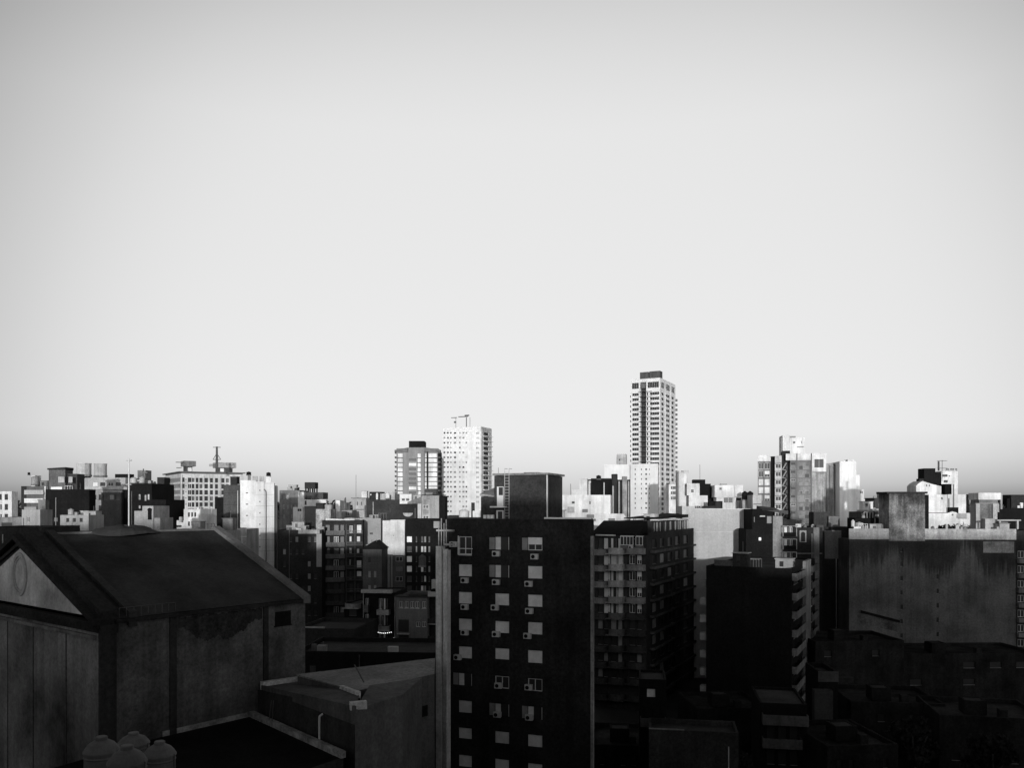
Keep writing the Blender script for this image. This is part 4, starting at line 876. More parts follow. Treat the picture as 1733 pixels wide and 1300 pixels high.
b = MB(); b.box(B.u(143), B.u(217), -.6, 2, B.z(829), B.z(824.5)); B.part('cornice_slab', b, [mat(.4, .3, .3, .3)])
B.block('shaded_wing', B.u(175), B.u(209), -1.0, -.01, 0, B.z(834), DGREY, {'F': [(.5+i*1.8, B.z(846), 1.8+i*1.8, B.z(838), 'dqd'[i]) for i in range(3)]}, rim=.1)
B.block('dark_wing', B.u(209), B.u(219), 0, 8, 0, B.z(829.5), BLACK, rim=.1)
B.block('roof_room', B.u(124.5), B.u(131), 3, 6, B.z(809), B.z(800), DARK, rim=.1); B.block('roof_room', B.u(183), B.u(206), 3.2, 6, B.z(809), B.z(802), BLACK, rim=.1); B.done()
tank(142, 229, 784.5, 807, 23, 'left of two big pale round tanks on the stepped block', LIGHT, False, group=None); tank(170, 229, 785, 808, 20, 'right of two big pale round tanks on the stepped block', LIGHT, False)
B = simple('dark_block', 'black block with a few bright slit windows behind the mast', 'building', 219, 257, 205, 818.5, BLACK, -3, 12, finish=False)
for px, py, h in ((236.5, 837, 9), (246.5, 838, 10), (251.5, 837, 9), (236.5, 856, 5)): b = MB(); b.box(B.u(px-1.3), B.u(px+1.3), -.05, -.002, B.z(py+h), B.z(py)); B.part('pale_window', b, [LIGHT])
B.block('roof_room', B.u(219), B.u(233), 4, 7, B.zt-.5, B.z(795), mat(.2, .4, .2, .4), rim=.1); b = MB(); b.bar((B.u(236), 2, B.zt-.5), (B.u(236), 2, B.z(793)), .15); b.box(B.u(233), B.u(243), 1.8, 2.6, B.z(801), B.z(799)); B.part('roof_frame', b, [METAL]); B.done()
tank(226, 206, 808, 818.5, 11, 'left of two small pale tanks behind the mast', LIGHT); tank(240.5, 206, 806.5, 818.5, 9, 'right of two small pale tanks behind the mast', LIGHT)
B = simple('grey_house', 'small grey rooftop house with an arched dark door right of the mast', 'house', 241, 259.5, 150, 856.5, mat(.4, .3, .3, .25), 0, 7, finish=False)
B.block('step', B.u(226.5), -.01, .2, 5, 0, B.z(865), MID, rim=.1); b = MB(); x = B.W*.68; b.lathe(0, 0, [(.1, 0), (.1, 0)], 4) if 0 else None
b.box(x-.35, x+.35, -.06, -.003, B.z(880), B.z(864)); n = 8
b.poly([(x+.45*math.cos(math.pi*i/n), -.061, B.z(864)+.45*math.sin(math.pi*i/n)) for i in range(n+1)][::-1]); B.part('door', b, [BLACK])
B.block('step', B.W+.01, B.u(270), .3, 6, 0, B.z(877), mat(.35, .3, .3, .3), rim=.1); B.done()
simple('dark_infill_block', 'dark block between the grey rooftop house and the banded block', 'building', 256, 281, 175, 846, BLACK, 0, 10)  # plain walls in the near-black grey
simple('low_dark_block', 'long near-black block behind the hall ridge on the left', 'building', 60, 225, 130, 903, BLACK, 2, 12)
simple('low_grey_block', 'dark grey low block beyond the hall gable at far left', 'building', -40, 70, 120, 893, DARK, 3, 12, 6, 1, 'dq')
simple('mottled_terrace', 'grey rooftop terrace strip among the black blocks left of the mast', 'building', 102, 150, 160, 872, MID, 0, 6, 3, 1, 'd', off=.6, wh=.8)
tank(120, 161, 861, 872, 9, 'small pale tank above the grey terrace strip', LIGHT)
# ------------------------------------------------------------------ centre-left
B = simple('stepped_block', 'grey stepped block with white end wall right of the white corner block', 'building', 473, 507, 260, 830, mat(.2, .4, .3, .4), 0, 12, 4, 3, 'dqg', 3, finish=False)
B.block('white_wall', B.u(505), B.u(515), -.5, 8, 0, B.z(833), WHITE, rim=.1); B.block('grey_wing', B.u(515)+.01, B.u(545.5), 1, 8, B.z(845), B.z(833.5), DGREY, rim=.1)
B.block('white_terrace', B.u(515)+.01, B.u(553), -.8, .98, 0, B.z(846), WHITE, {'F': [(.3, B.z(855), .9, B.z(847.5), 'd')]}, rim=.1)
B.block('white_terrace', B.u(498), B.u(515)-.01, -1.6, -.52, 0, B.z(858.5), WHITE, {'F': [(1.4, B.z(866), 2.7, B.z(861), 'g')]}, rim=.1); B.done()
B = simple('roof_tower', 'dark square water tower on small legs above the grey stepped block', 'water tower', 515.5, 533.5, 262, 816.5, DARK, 0, 4, bot=HC+5.2, finish=False)
b = MB()
for x in (.1, B.W/2-.2, B.W-.5): b.box(x, x+.4, .1, .5, HC+1.6, HC+5.2); b.box(x, x+.4, 3.4, 3.8, HC+1.6, HC+5.2)
B.part('leg', b, [DARK]); B.done()
B = simple('mottled_block', 'dark block with mottled pale side wall before the stepped block', 'building', 515, 535, 200, 857, DARK, 0, 10, finish=False); B.block('pale_wing', B.W+.01, B.u(560), -.3, 6, 0, B.z(862), mat(.4, .5, .5, .6, scale=.7), rim=.1)
B.block('chimney', B.u(534), B.u(547), .3, 3, B.z(862), B.z(851.5), DARK, rim=.1); B.block('roof_room', B.u(548), B.u(559.5), 1, 3, B.z(863), B.z(854.5), LIGHT, rim=.1); B.done()
simple('white_house', 'narrow white tower house against the far dark tree line', 'house', 568, 575.5, 330, 847.5, WHITE, 0, 8); simple('white_shed', 'twin pale chimney-like house on the horizon', 'house', 577, 586, 340, 851, LIGHT, 0, 8, finish=True)
simple('chimney_stack', 'thin pale chimney on the horizon left of the whip antenna', 'chimney', 582.5, 584.5, 330, 842, LIGHT, 0, 1.5)
simple('white_box_house', 'low white box house below the pale chimney', 'house', 566.5, 578, 230, 866.5, WHITE, 0, 7)
simple('grey_box_house', 'low grey house with two dark windows below the pale chimney', 'house', 578.5, 596, 236, 864, MID, 0, 7, 2, 2, 'dd', 1.9, wh=1.0, frac=.7, off=.5, skip=0)
B = simple('flat_top_house', 'light grey house with thin overhanging flat roof under the whip antenna', 'house', 597, 619.5, 250, 844, mat(.4, .25, .3, .25), 0, 9, 2, 1, 'd', wh=1.2, frac=.25, off=1, finish=False)
b = MB(); b.box(B.u(594.5), B.u(620), -.5, 9.2, B.zt+.001, B.zt+.25); B.part('roof_slab', b, [METAL]); B.block('white_terrace', B.u(600), B.u(619), -2, -.01, 0, B.z(855.5), LIGHT, {'F': [(.1, B.z(863.5), 3.3, B.z(862), 'd')]}, rim=.1); B.done()
antenna(602.5, 252, 804, 844, 'thin whip antenna left of the grey tower', 'whip', METAL, r=.06)
B = simple('long_dark_block', 'long dark block with cluttered bright roof below the grey tower', 'building', 620, 676, 215, 846, mat(.05, .35, .2, .4), -6, 14, finish=False)
B.block('roof_room', B.u(621.5), B.u(641), 2, 6, B.zt-.6, B.z(832.5), DARK, {'F': [(.15, B.z(838.5), .55, B.z(836), 's'), (1.75, B.z(845.5), 2.3, B.z(834.5), 's')]}, rim=.1)
for a, c_, p_, m_ in ((641.5, 651, 835.5, LIGHT), (651.5, 659, 838, MID), (660, 666, 832.5, LIGHT), (667, 675.5, 836, DGREY)): B.block('roof_hut', B.u(a), B.u(c_), 1.2, 4, B.zt-.6, B.z(p_), m_, rim=.1)
B.done()
tank(656, 214, 833, 845, 8, 'pale round tank on the long dark block roof', WHITE)
B = simple('white_roof_block', 'dark block with white arched rooftop parapet under the grey tower', 'building', 676, 713, 208, 853, DARK, 0, 12, finish=False)
B.block('white_room', B.u(676), B.u(696), .5, 5, B.zt-.6, B.z(836.5), WHITE, {'F': [(.5, B.z(848), 1.3, B.z(844), 'd'), (1.6, B.z(848), 2.4, B.z(844), 'd')]}, rim=.1)
b = MB(); b.prism([(B.u(690), -.6), (B.u(716), -.6), (B.u(716), 0.4), (B.u(690), .4)], B.z(853), [B.z(850), B.z(840), B.z(840), B.z(850)]); B.part('sloping_roof', b, [CONC])
b = MB(); n = 10; cx = (B.u(682)+B.u(699))/2; r = (B.u(699)-B.u(682))/2
b.poly([(cx-r, -.3, B.z(868.5)), *[(cx-r*math.cos(math.pi*i/n), -.3, B.z(868.5)-r*.75*math.sin(math.pi*i/n)) for i in range(1, n)], (cx+r, -.3, B.z(868.5))]); B.part('pale_arch', b, [LIGHT])
B.block('white_pilaster', B.u(707.5), B.u(713.8), -.9, -.61, 0, B.z(853), WHITE, rim=0); B.done()
B = simple('grey_roof_block', 'light grey block with one column of windows before the white tower', 'apartment block', 714, 743, 200, 839, mat(.36, .3, .4, .3), 0, 12, finish=False)
b = MB(); 
B.wins = []
B.block('window_bay', B.u(714.5), B.u(728), -.5, -.01, 0, B.z(846), LIGHT, {'F': [(.25, B.z(861+i*9), 1.6, B.z(855+i*9), 'gqg'[i % 3]) for i in range(5)]}, rim=.1)
b.box(B.u(743.2), B.u(753), .2, 8, 0, B.z(839.5)); b.box(B.u(714), B.u(753), -.6, 4, B.z(838.8)+.01, B.z(837.8)); B.part('dark_column', b, [BLACK])
B.block('roof_room', B.u(717), B.u(737), 3, 6, B.zt-.5, B.z(827), DGREY, rim=.1); B.done()
tank(785, 130, 862, 879.5, 17, 'pale round tank on the dark brick block roof line', WHITE)
simple('roof_hut', 'small white sloping hut on the roof line below the white tower', 'hut', 800, 813, 128, 865, WHITE, 0, 4, bot=HC-12); simple('roof_chimney', 'dark stubby chimney beside the white sloping hut', 'chimney', 797.5, 803, 132, 851, DARK, 0, 1, bot=HC-12)
simple('roof_parapet_house', 'low dark parapet block at the foot of the white tower', 'building', 757, 776, 135, 873, DARK, 0, 6)
# terraces with balconies (D)
B = Bld('balcony_terrace_block', 'dark terrace block with lit balcony pieces left of the grey blank wall', 'apartment block', 545, 195, 8)
Wd = B.u(614); zt = B.z(881); H = 2.75; ops = []
for i in range(9):
    for a, c_, k in ((551, 558, 'd'), (565, 573, 'dg'), (576, 582, 'dq')): ops.append((B.u(a), zt-1.1-i*H-2, B.u(c_), zt-1.1-i*H, random.choice(k)))
    for a, c_, k in ((591.5, 597, 'sg'), (604, 611.5, 's' if i < 3 else 'qs')): ops.append((B.u(a), zt-1.1-i*H-random.choice((1.2, 1.9, 1.9)), B.u(c_)-random.choice((0, .3, .5)), zt-1.1-i*H-random.choice((0, .2)), random.choice(k) if i < 4 else random.choice('dddqs')))
B.block('wall', 0, Wd, 0, 14, 0, zt, DARK, {'F': ops}, rim=.3)
for i in range(9):  # lower floors get a darker copy of the balcony grey, as painted shade
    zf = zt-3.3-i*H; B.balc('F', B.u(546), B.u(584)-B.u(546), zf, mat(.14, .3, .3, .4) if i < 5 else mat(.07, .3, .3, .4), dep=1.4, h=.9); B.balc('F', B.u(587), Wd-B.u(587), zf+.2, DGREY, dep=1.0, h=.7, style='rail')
b = MB(); b.prism([(B.u(552), -.8), (B.u(600), -.8), (B.u(600), 2), (B.u(552), 2)], zt+.01, [zt+.5, zt+.1, zt+.1, zt+.5]); B.part('roof_slab', b, [WHITE])
B.block('roof_room', B.u(583), B.u(600), .1, 3, zt-.3+.31, B.z(877.5), LIGHT, rim=.1)
b = MB(); b.box(B.u(599.5), B.u(602), -.25, -.003, 0, zt-1); b.box(B.u(585), B.u(587), -.25, -.003, 0, zt-1); B.part('pilaster', b, [DGREY]); B.done()
B = simple('dark_terrace_block', 'dark block with a pale parapet left of the balcony terrace block', 'building', 470, 545, 188, 897, DARK, 4, 14, 6, 7, 'ddq', 2.8, wh=1.2, skip=.4, finish=False)
b = MB(); b.box(B.u(505), B.u(541), -.2, -.003, B.zt-.9, B.zt-.0); B.part('pale_parapet', b, [LIGHT]); b = MB(); b.box(B.u(536), B.u(544.5), -.3, -.003, B.z(960), B.zt-.95); B.part('pale_strip', b, [MID]); B.done()
simple('grey_blank_wall', 'plain mid-grey blank wall right of the balcony terraces', 'building', 600, 644.5, 205, 877.5, mat(.33, .12, .1, .2, name='plain_grey'), 0, 10, rim=.2)
B = simple('gabled_house', 'dark little house with pointed roof in front of the grey blank wall', 'house', 614, 646, 170, 930, mat(.09, .35, .3, .3), 0, 8, 2, 4, 'ddq', finish=False)
b = MB(); b.prism([(-.3, -.3), (B.W+.3, -.3), (B.W+.3, 8), (-.3, 8)], B.zt+.01, B.zt+.1); P = [(-.3, B.zt+.11), (B.W+.3, B.zt+.11), (B.W*.6, B.zt+1.7)]
b.poly([(x, -.2, z) for x, z in P]); b.poly([(x, 7, z) for x, z in P][::-1]); b.quad((P[1][0], -.2, P[1][1]), (P[1][0], 7, P[1][1]), (P[2][0], 7, P[2][1]), (P[2][0], -.2, P[2][1])); b.quad((P[2][0], -.2, P[2][1]), (P[2][0], 7, P[2][1]), (P[0][0], 7, P[0][1]), (P[0][0], -.2, P[0][1])); B.part('roof', b, [BLACK])
for px in (628, 636): b = MB(); b.bar((B.u(px), 1, B.zt+.5), (B.u(px), 1, B.z(914)), .06); B.part('finial', b, [METAL])
B.done()
B = Bld('white_end_wall_block', 'bright white rectangular end wall at centre left', 'building', 647.5, 178, 0)
W_ = B.u(685); B.block('upper_wall', 0, W_, 0, 10, B.z(940), B.z(881.5), WHITE, rim=.2); 
B.block('lower_wall', 0, B.u(664), .3, 9, 0, B.z(940)-.003, mat(.4, .25, .4, .25), rim=0)
B.block('window_wing', B.u(664)+.01, B.u(700), .8, 9, 0, B.z(940)-.003, mat(.17, .25, .4, .25), {'F': [(.6+j*2.1, B.z(951+i*17), 2.1+j*2.1, B.z(943+i*17), 'gq'[(i+j) % 2]) for i in range(3) for j in range(2)]}, rim=0)
b = MB(); b.box(B.u(659.3), B.u(661.3), .1, .29, 0, B.z(941)); b.box(B.u(652), B.u(665), -.2, -.003, B.z(941), B.z(939)); B.part('dark_pipe', b, [METAL])
b = MB(); x = B.u(665.5); b.box(B.u(665.3), B.u(666.3), -.04, -.002, B.z(907.5), B.z(906)); B.part('wall_vent', b, [METAL]); B.done()
B = Bld('dark_window_block', 'black block with scattered bright windows between white end wall and brick block', 'apartment block', 686, 172, -4)
W_ = B.u(745); zt = B.z(879); ops = []
for i in range(7):
    for a, c_, k in ((688.5, 697, 'ssq'), (703.5, 706, 'qd'), (712.5, 716.5, 'sd'), (718, 721, 'sqd'), (725, 728, 'dq')): ops.append((B.u(a), zt-3.6-i*2.05-1.2, B.u(c_), zt-3.6-i*2.05, random.choice(k) if random.random() < .55 else 'd'))
B.block('wall', 0, W_, 0, 12, 0, zt, BLACK, {'F': ops}, rim=.3)
B.done()
tank(714.5, 150, 939, 960, 12, 'dim grey round tank in the dark courtyard left of the concrete shaft', mat(.10, .3, .2, .3))
# lower buildings, centre left
B = Bld('stacked_balcony_block', 'low dark block with stacked pale balconies and a string of bulbs', 'apartment block', 616, 142, -6)
W_ = B.u(668); zt = B.z(1003); H = 2.75; ops = []
for i in range(6):
    ops += [(B.u(641), zt-1-i*H-1.9, B.u(647), zt-1-i*H, 'g'), (B.u(649), zt-1-i*H-1.9, B.u(656), zt-1-i*H, 'k'), (B.u(618.5), zt-1-i*H-1.3, B.u(624), zt-1-i*H, 'g')]
B.block('wall', 0, W_, 0, 9, 0, zt, BLACK, {'F': ops}, rim=.2)
b = MB(); b.box(-.2, W_-.3, -1.2, .0, zt+.003, zt+.55); B.part('roof_parapet', b, [mat(.38, .3, .3, .4)])
for i in range(5):
    B.balc('F', B.u(640.5), B.u(661)-B.u(640.5), zt-3.55-i*H, mat(.34, .4, .3, .4), dep=1.2, h=.75); B.balc('F', .2, B.u(625)-.2, zt-3.2-i*H, mat(.13, .4, .3, .4), dep=.8, h=1.1)
for i in range(9):
    b = MB(); x = B.u(640.5+i*3.1); z_ = zt-6.55-.2*math.sin(i/8*3.1); b.lathe(x, -1.35, [(.02, z_-.09), (.07, z_-.05), (.07, z_+.04), (.02, z_+.08)], 8); B.part('light_bulb', b, [mat(.8, 0, 0, 0, .5, emit=1.6, name='bulb_glow')])
b = MB(); b.lathe(B.u(667), -.3, [(.03, zt-7.95), (.12, zt-7.88), (.12, zt-7.72), (.03, zt-7.65)], 8); B.part('light_bulb', b, [mat(.8, 0, 0, 0, .5, emit=1.6, name='bulb_glow')])
b = MB(); b.box(-.12, 0-.002, -.2, .3, 2, zt-.2); b.box(W_+.002, W_+.14, -.2, .3, 2, zt-.6); B.part('corner_strip', b, [mat(.3, .3, .3, .3)]); B.done()
B = Bld('grey_facade_house', 'plain grey house with five small framed windows in a row', 'house', 670, 136, -8)
W_ = B.u(723); zt = B.z(1010.5); wz = lambda p: B.z(p)
ops = [(B.u(a), wz(1029), B.u(a+6.2), wz(1018), 'g') for a in (675.5, 685, 694.5, 703, 714.5)] + [(B.u(674), wz(1071), B.u(692), wz(1049), 'q'), (B.u(674), wz(1094), B.u(692), wz(1074), 'q'), (B.u(704), wz(1061), B.u(711), wz(1052), 'g'), (B.u(714), wz(1061), B.u(721), wz(1052), 'g'), (B.u(704), wz(1090), B.u(710), wz(1080.5), 'g'), (B.u(713.5), wz(1090), B.u(720), wz(1080.5), 'q')]
ops = [(o[0], o[1], o[2], o[3], 'd' if o[4] == 'q' else o[4]) for o in ops]
B.block('wall', 0, W_, 0, 10, 0, zt, mat(.15, .2, .25, .25, name='house_grey'), {'F': ops}, rim=.2)
b = MB()
for a in (675.5, 685, 694.5, 703, 714.5): b.box(B.u(a)-.1, B.u(a+6.2)+.1, -.1, -.003, wz(1030.2), wz(1029.1))
b.box(B.u(673), B.u(693), -.5, -.003, wz(1073.4), wz(1072)); B.part('window_sill', b, [LIGHT])
b = MB(); b.box(-.2, B.u(738)+.2, -.4, 3, zt+.003, zt+.12); b.box(B.u(690), B.u(722), .5, 2.5, zt+.13, zt+.35); B.part('roof_edge', b, [DARK])
B.block('recessed_wing', W_+.01, B.u(741), 1.5, 9, 0, zt-.2, DARK, {'F': [(.3, zt-4.2-i*3, 1.5, zt-2-i*3, 'd') for i in range(3)]}, rim=0)
for i in range(3): b = MB(); b.box(W_+.01, B.u(741), .2, 1.49, zt-4.5-i*2.9, zt-4.35-i*2.9); b.box(W_+.01, B.u(741), .2, .25, zt-4.35-i*2.9, zt-3.5-i*2.9, 1); B.part('balcony', b, [MID, DARK])
B.block('roof_room', B.u(729), B.u(739), .6, 2.5, zt+.121, B.z(981), mat(.42, .25, .3, .25), rim=0); B.block('roof_room', B.u(724), B.u(745), 0, .55, zt+.122, B.z(1000), mat(.4, .25, .3, .25), rim=0)
b = MB(); x = B.u(734.5); b.poly([(x+.55*math.cos(math.pi*i/8), -.02, B.z(1001)+.55*math.sin(math.pi*i/8)) for i in range(9)][::-1]); B.part('arched_opening', b, [BLACK]); B.done()
B = Bld('courtyard_house', 'dark courtyard house with rounded pale balconies left of the stacked block', 'house', 583, 150, -10)
W_ = B.u(614); zt = B.z(1022); B.block('wall', 0, W_, 0, 8, 0, zt, BLACK, {'F': [(.8, zt-2.2-i*2.9, 2.3, zt-.8-i*2.9, 'dg'[i % 2]) for i in range(4)]}, rim=.2)
for i in range(4): B.balc('F', .1, W_-.4, zt-.6-i*2.85, mat(.34, .4, .3, .4), dep=1.5, h=.75, style='round')
B.done()
simple('backyard_hut', 'small pale hut with dark window in the dark courtyard', 'hut', 545, 560, 140, 1054, MID, 0, 3, 1, 1, 'd', off=.3, wh=.6, frac=.4)
B = simple('yard_wall_house', 'low dark house with thin pale wall edges in the courtyard', 'house', 500, 600, 128, 1064, DARK, -8, 12, finish=False); b = MB(); b.box(0, B.W*.5, -.1, .1, B.zt+.002, B.zt+.25); B.part('coping', b, [MID]); B.done()
simple('dark_yard_block', 'black flat roof behind the long sloping shed roof', 'building', 500, 745, 112, 1104, mat(.02, .3, .2, .4), -4, 12)
# ------------------------------------------------------------------ centre-right
B = Bld('white_rooftop_house', 'big white house with dark slots right behind the dark brick block', 'house', 943, 174, -10)
W_ = B.u(1021); zt = B.z(838)
B.block('wall', 0, B.u(987), 0, 6, HC-20, zt, WHITE, {'F': [(B.u(967.5), B.z(853), B.u(972.5), B.z(849), 'd')]}, rim=.1)
B.block('wall', B.u(987)+.01, W_, -.3, 6, HC-20, zt-.02, WHITE, {'F': [(B.u(997.5)-B.u(987), B.z(854), B.u(999.6)-B.u(987), B.z(848.8), 'd')]}, rim=.1)
B.block('wall', W_+.01, B.u(1033), .2, 5, HC-20, zt-.03, mat(.7, .15, .2, .1), rim=.1)
B.block('lower_wall', B.u(1000), W_+.02, -.8, -.31, HC-20, B.z(870), WHITE, rim=0)
b = MB(); b.box(B.u(986), B.u(995), -.45, -.31, B.z(867.5), B.z(862)); b.box(B.u(994), B.u(1006), -1.1, -.81, B.z(877), B.z(871)); b.box(B.u(1001), B.u(1009), -1.2, -1.101, B.z(882), B.z(878)); b.box(B.u(994), B.u(1000), -.6, -.32, HC-10, B.z(872)); b.box(B.u(943), B.u(959), -.5, -.01, B.z(864.5), B.z(863.2)); B.part('dark_slot', b, [METAL])
b = MB(); b.lathe(B.u(952), -.6, [(.55, HC-4), (.55, B.z(864))], 12); b.box(B.u(961), B.u(972), -.35, -.01, B.z(868), B.z(858)); B.part('water_drum', b, [LIGHT])
B.block('rear_room', B.u(980, 5), B.u(993, 5), 6.01, 8, HC-5, B.z(810, 5, 6), WHITE, rim=.1); B.block('rear_room', B.u(967, 5), B.u(980, 5), 6.01, 8, HC-5, B.z(829, 5, 6), WHITE, rim=.1)
b = MB(); b.bar((B.u(965), 1, zt), (B.u(965), 1, B.z(819)), .05); B.part('roof_pole', b, [METAL])
u0 = B.u(1020); zq = B.z(869.5, u0)
b = MB(); P = [(u0, HC-20), (B.u(1070), HC-20), (B.u(1068), B.z(887, B.u(1068))), (B.u(1056), B.z(870, B.u(1056))), (u0, zq)]
b.poly([(x, -.5, z) for x, z in P]); b.poly([(x, 4, z) for x, z in P][::-1])
for i in range(5): j = (i+1) % 5; b.quad((P[j][0], -.5, P[j][1]), (P[i][0], -.5, P[i][1]), (P[i][0], 4, P[i][1]), (P[j][0], 4, P[j][1]))
B.part('gable_wing', b, [WHITE])
b = MB(); b.box(B.u(1030.5), B.u(1041), -.9, -.505, B.z(881.5, 9), B.z(877.5, 9)); b.box(B.u(1031), B.u(1031.8), -.56, -.505, HC-20, B.z(882, 9)); b.box(B.u(1025), B.u(1028), -.55, -.505, B.z(892), B.z(884)); B.part('slot', b, [METAL]); B.done()
B = Bld('black_tank_block', 'black rooftop block of round ducts behind the white rooftop house', 'building', 992, 192, -8)
W_ = B.u(1067); B.block('wall', B.u(1000), B.u(1034), 0, 8, HC-18, B.z(810), BLACK, rim=.1)
b = MB(); b.box(0, B.u(995), 0, 3, HC-5, B.z(812)); b.box(0, B.u(1000)-.01, 0, 3, B.z(813.5), B.z(811.9)+.01); B.part('frame', b, [BLACK]); b = MB(); b.box(B.u(995.5), B.u(999.5), 1, 1.5, HC-5, B.z(817)); B.part('white_post', b, [WHITE])
b = MB(); x = B.u(1021.6); b.box(x, x+.2, -.1, -.003, HC-3, B.z(817)); B.part('pipe', b, [LMETAL])
B.block('wall', B.u(1034)+.01, W_, 1, 7, HC-18, B.z(812), DARK, rim=.1)
b = MB(); b.lathe((B.u(1034)+B.u(1046))/2, -.4, [(.72, HC-18), (.72, B.z(803)-.1), (.6, B.z(803))], 16); B.part('round_flue', b, [DARK])
b = MB(); b.lathe((B.u(1052)+B.u(1062))/2, .2, [(.6, HC-18), (.6, B.z(807))], 14); b.box(B.u(1063), B.u(1065), .4, .7, HC-18, B.z(815)); B.part('round_flue', b, [mat(.4, .4, .6, .3, scale=.6)])
b = MB(); b.box(B.u(1036.5), B.u(1039), -1.3, -1.2, HC-6, B.z(823)); b.box(B.u(1046.5), B.u(1049), -.1, .3, HC-8, B.z(815)); B.part('pipe', b, [MID]); B.done()
tank(1013, 171, 804.5, 812, 8, 'small black tank on the black rooftop block', BLACK)
B = Bld('pale_office_block', 'pale block with tiny windows standing before the tallest tower', 'building', 1067, 390, -12)
W_ = B.u(1113.5); zt = B.z(785.5); ops = []
for i in range(9):
    for px, w_ in ((1075, 1.6), (1085.5, 1.5), (1093.5, 2.8), (1099, 1.0)):
        if random.random() < .8: ops.append((B.u(px-w_/2), zt-2.2-i*2.27-.85, B.u(px+w_/2), zt-2.2-i*2.27, 'd'))
B.block('wall', 0, W_, 0, 12, 0, zt, mat(.62, .12, .12, .08), {'F': ops}, rim=.2)
B.block('left_wing', B.u(1023, 2), -.01, 2, 12, 0, B.z(786), mat(.66, .1, .1, .05), rim=.2); B.block('roof_tower', B.u(1043, 4), B.u(1060, 4), 4, 8, zt-.3, B.z(769, 0, 4), LIGHT, {'F': [(1.2, B.z(779), 1.8, B.z(776), 'd')]}, rim=.3)
for i in range(5): b = MB(); x = B.u(1045+i*3.3, 4); b.box(x, x+.35, 4.3, 4.7, B.z(769), B.z(767.5)); B.part('roof_post', b, [METAL])
B.done()
simple('balcony_slab_block', 'small white block with dark bands at the foot of the tallest tower', 'building', 1132, 1149, 370, 820, WHITE, 0, 8, 1, 3, 'rdd', 2.3, wh=1.3, frac=.95, off=.9, skip=0)
B = simple('pale_slab', 'narrow pale slab right of the tallest tower base', 'building', 1147, 1164, 330, 799, mat(.62, .3, .35, .2), -6, 9, finish=False); b = MB(); b.box(0, .5, -.2, -.003, 0, B.zt+.4); B.part('dark_edge', b, [METAL]); B.done()
B = simple('white_cube_house', 'white cube on a narrower base with one square window', 'house', 1162.5, 1184, 190, 818.5, WHITE, -6, 5, bot=HC+2.2, finish=False)
b = MB(); b.box(B.u(1169.5), B.u(1174), -.05, -.003, B.z(834), B.z(828.5)); B.part('window', b, [GLASS])
B.block('base', B.u(1166), B.u(1198), .3, 6, 0, HC+2.19, WHITE, {'F': [(B.u(1193)-B.u(1166), B.z(848), B.u(1196.5)-B.u(1166), B.z(839.6), 'd')]}, rim=0)
B.block('dark_room', B.W+.01, B.u(1203.5), .6, 5, HC+2.2, B.z(819), BLACK, rim=.1); B.block('dark_room', B.u(1175), B.u(1195.5), 2, 5, B.zt-.6, B.z(811.5), BLACK, rim=.1); B.block('dark_room', B.u(1198)+.02, B.u(1208), 1, 5, 0, B.z(826), BLACK, rim=.1); B.done()
antenna(1184.5, 194, 786.5, 812, 'whip antenna above the white cube house', 'whip', METAL, r=.05)
B = Bld('white_terrace_house', 'bright white roof house with glazed loggia left of two black tanks', 'house', 1209.5, 186, -5)
W_ = B.u(1243.5); B.block('upper_wall', 0, W_, 0, 6, B.z(842), B.z(821.5), WHITE, {'F': [(B.u(1217.5), B.z(829.5), B.u(1221.5), B.z(825.5), 'd')]}, rim=.1); B.block('upper_wall', W_+.01, B.u(1257), -.2, 6, B.z(841), B.z(821.5), WHITE, rim=.1)
B.block('lower_wall', B.u(1213), B.u(1257)-.01, .4, 6, 0, B.z(842)-.001, WHITE, {'F': [(B.u(1225)-B.u(1213), B.z(851), B.u(1241)-B.u(1213), B.z(842.8), 'r'), (B.u(1246)-B.u(1213), B.z(850), B.u(1255)-B.u(1213), B.z(843), 'd')]}, rim=0)
B.block('dark_terrace', B.u(1199), B.u(1222), -.6, .38, 0, B.z(848.5), BLACK, rim=.1)
b = MB(); b.box(B.u(1222), B.u(1233), 2, 3, B.z(821.5), B.z(818.5)); B.part('roof_vent', b, [MID]); B.done()
for px, l_ in ((1260.5, 'left'), (1269.5, 'right')): tank(px, 182, 831.5, 848, 10, l_+' of two tall black tanks with rounded tops', BLACK)
B = simple('grey_column_house', 'grey walled base under the two black tanks', 'building', 1256.5, 1273, 181, 847, mat(.35, .35, .5, .3, scale=.5), 0, 5, rim=.1)
B = simple('white_roof_room', 'small white roof room with dark slot right of the black tanks', 'hut', 1274, 1289, 176, 838, LIGHT, 0, 4, finish=False); b = MB(); b.box(B.u(1275), B.u(1288), -.06, -.003, B.z(854.5), B.z(852.5)); B.part('slot', b, [METAL]); B.block('grey_room', B.W+.01, B.u(1302), -.2, 3, 0, B.z(848), CONC, rim=.1); B.done()
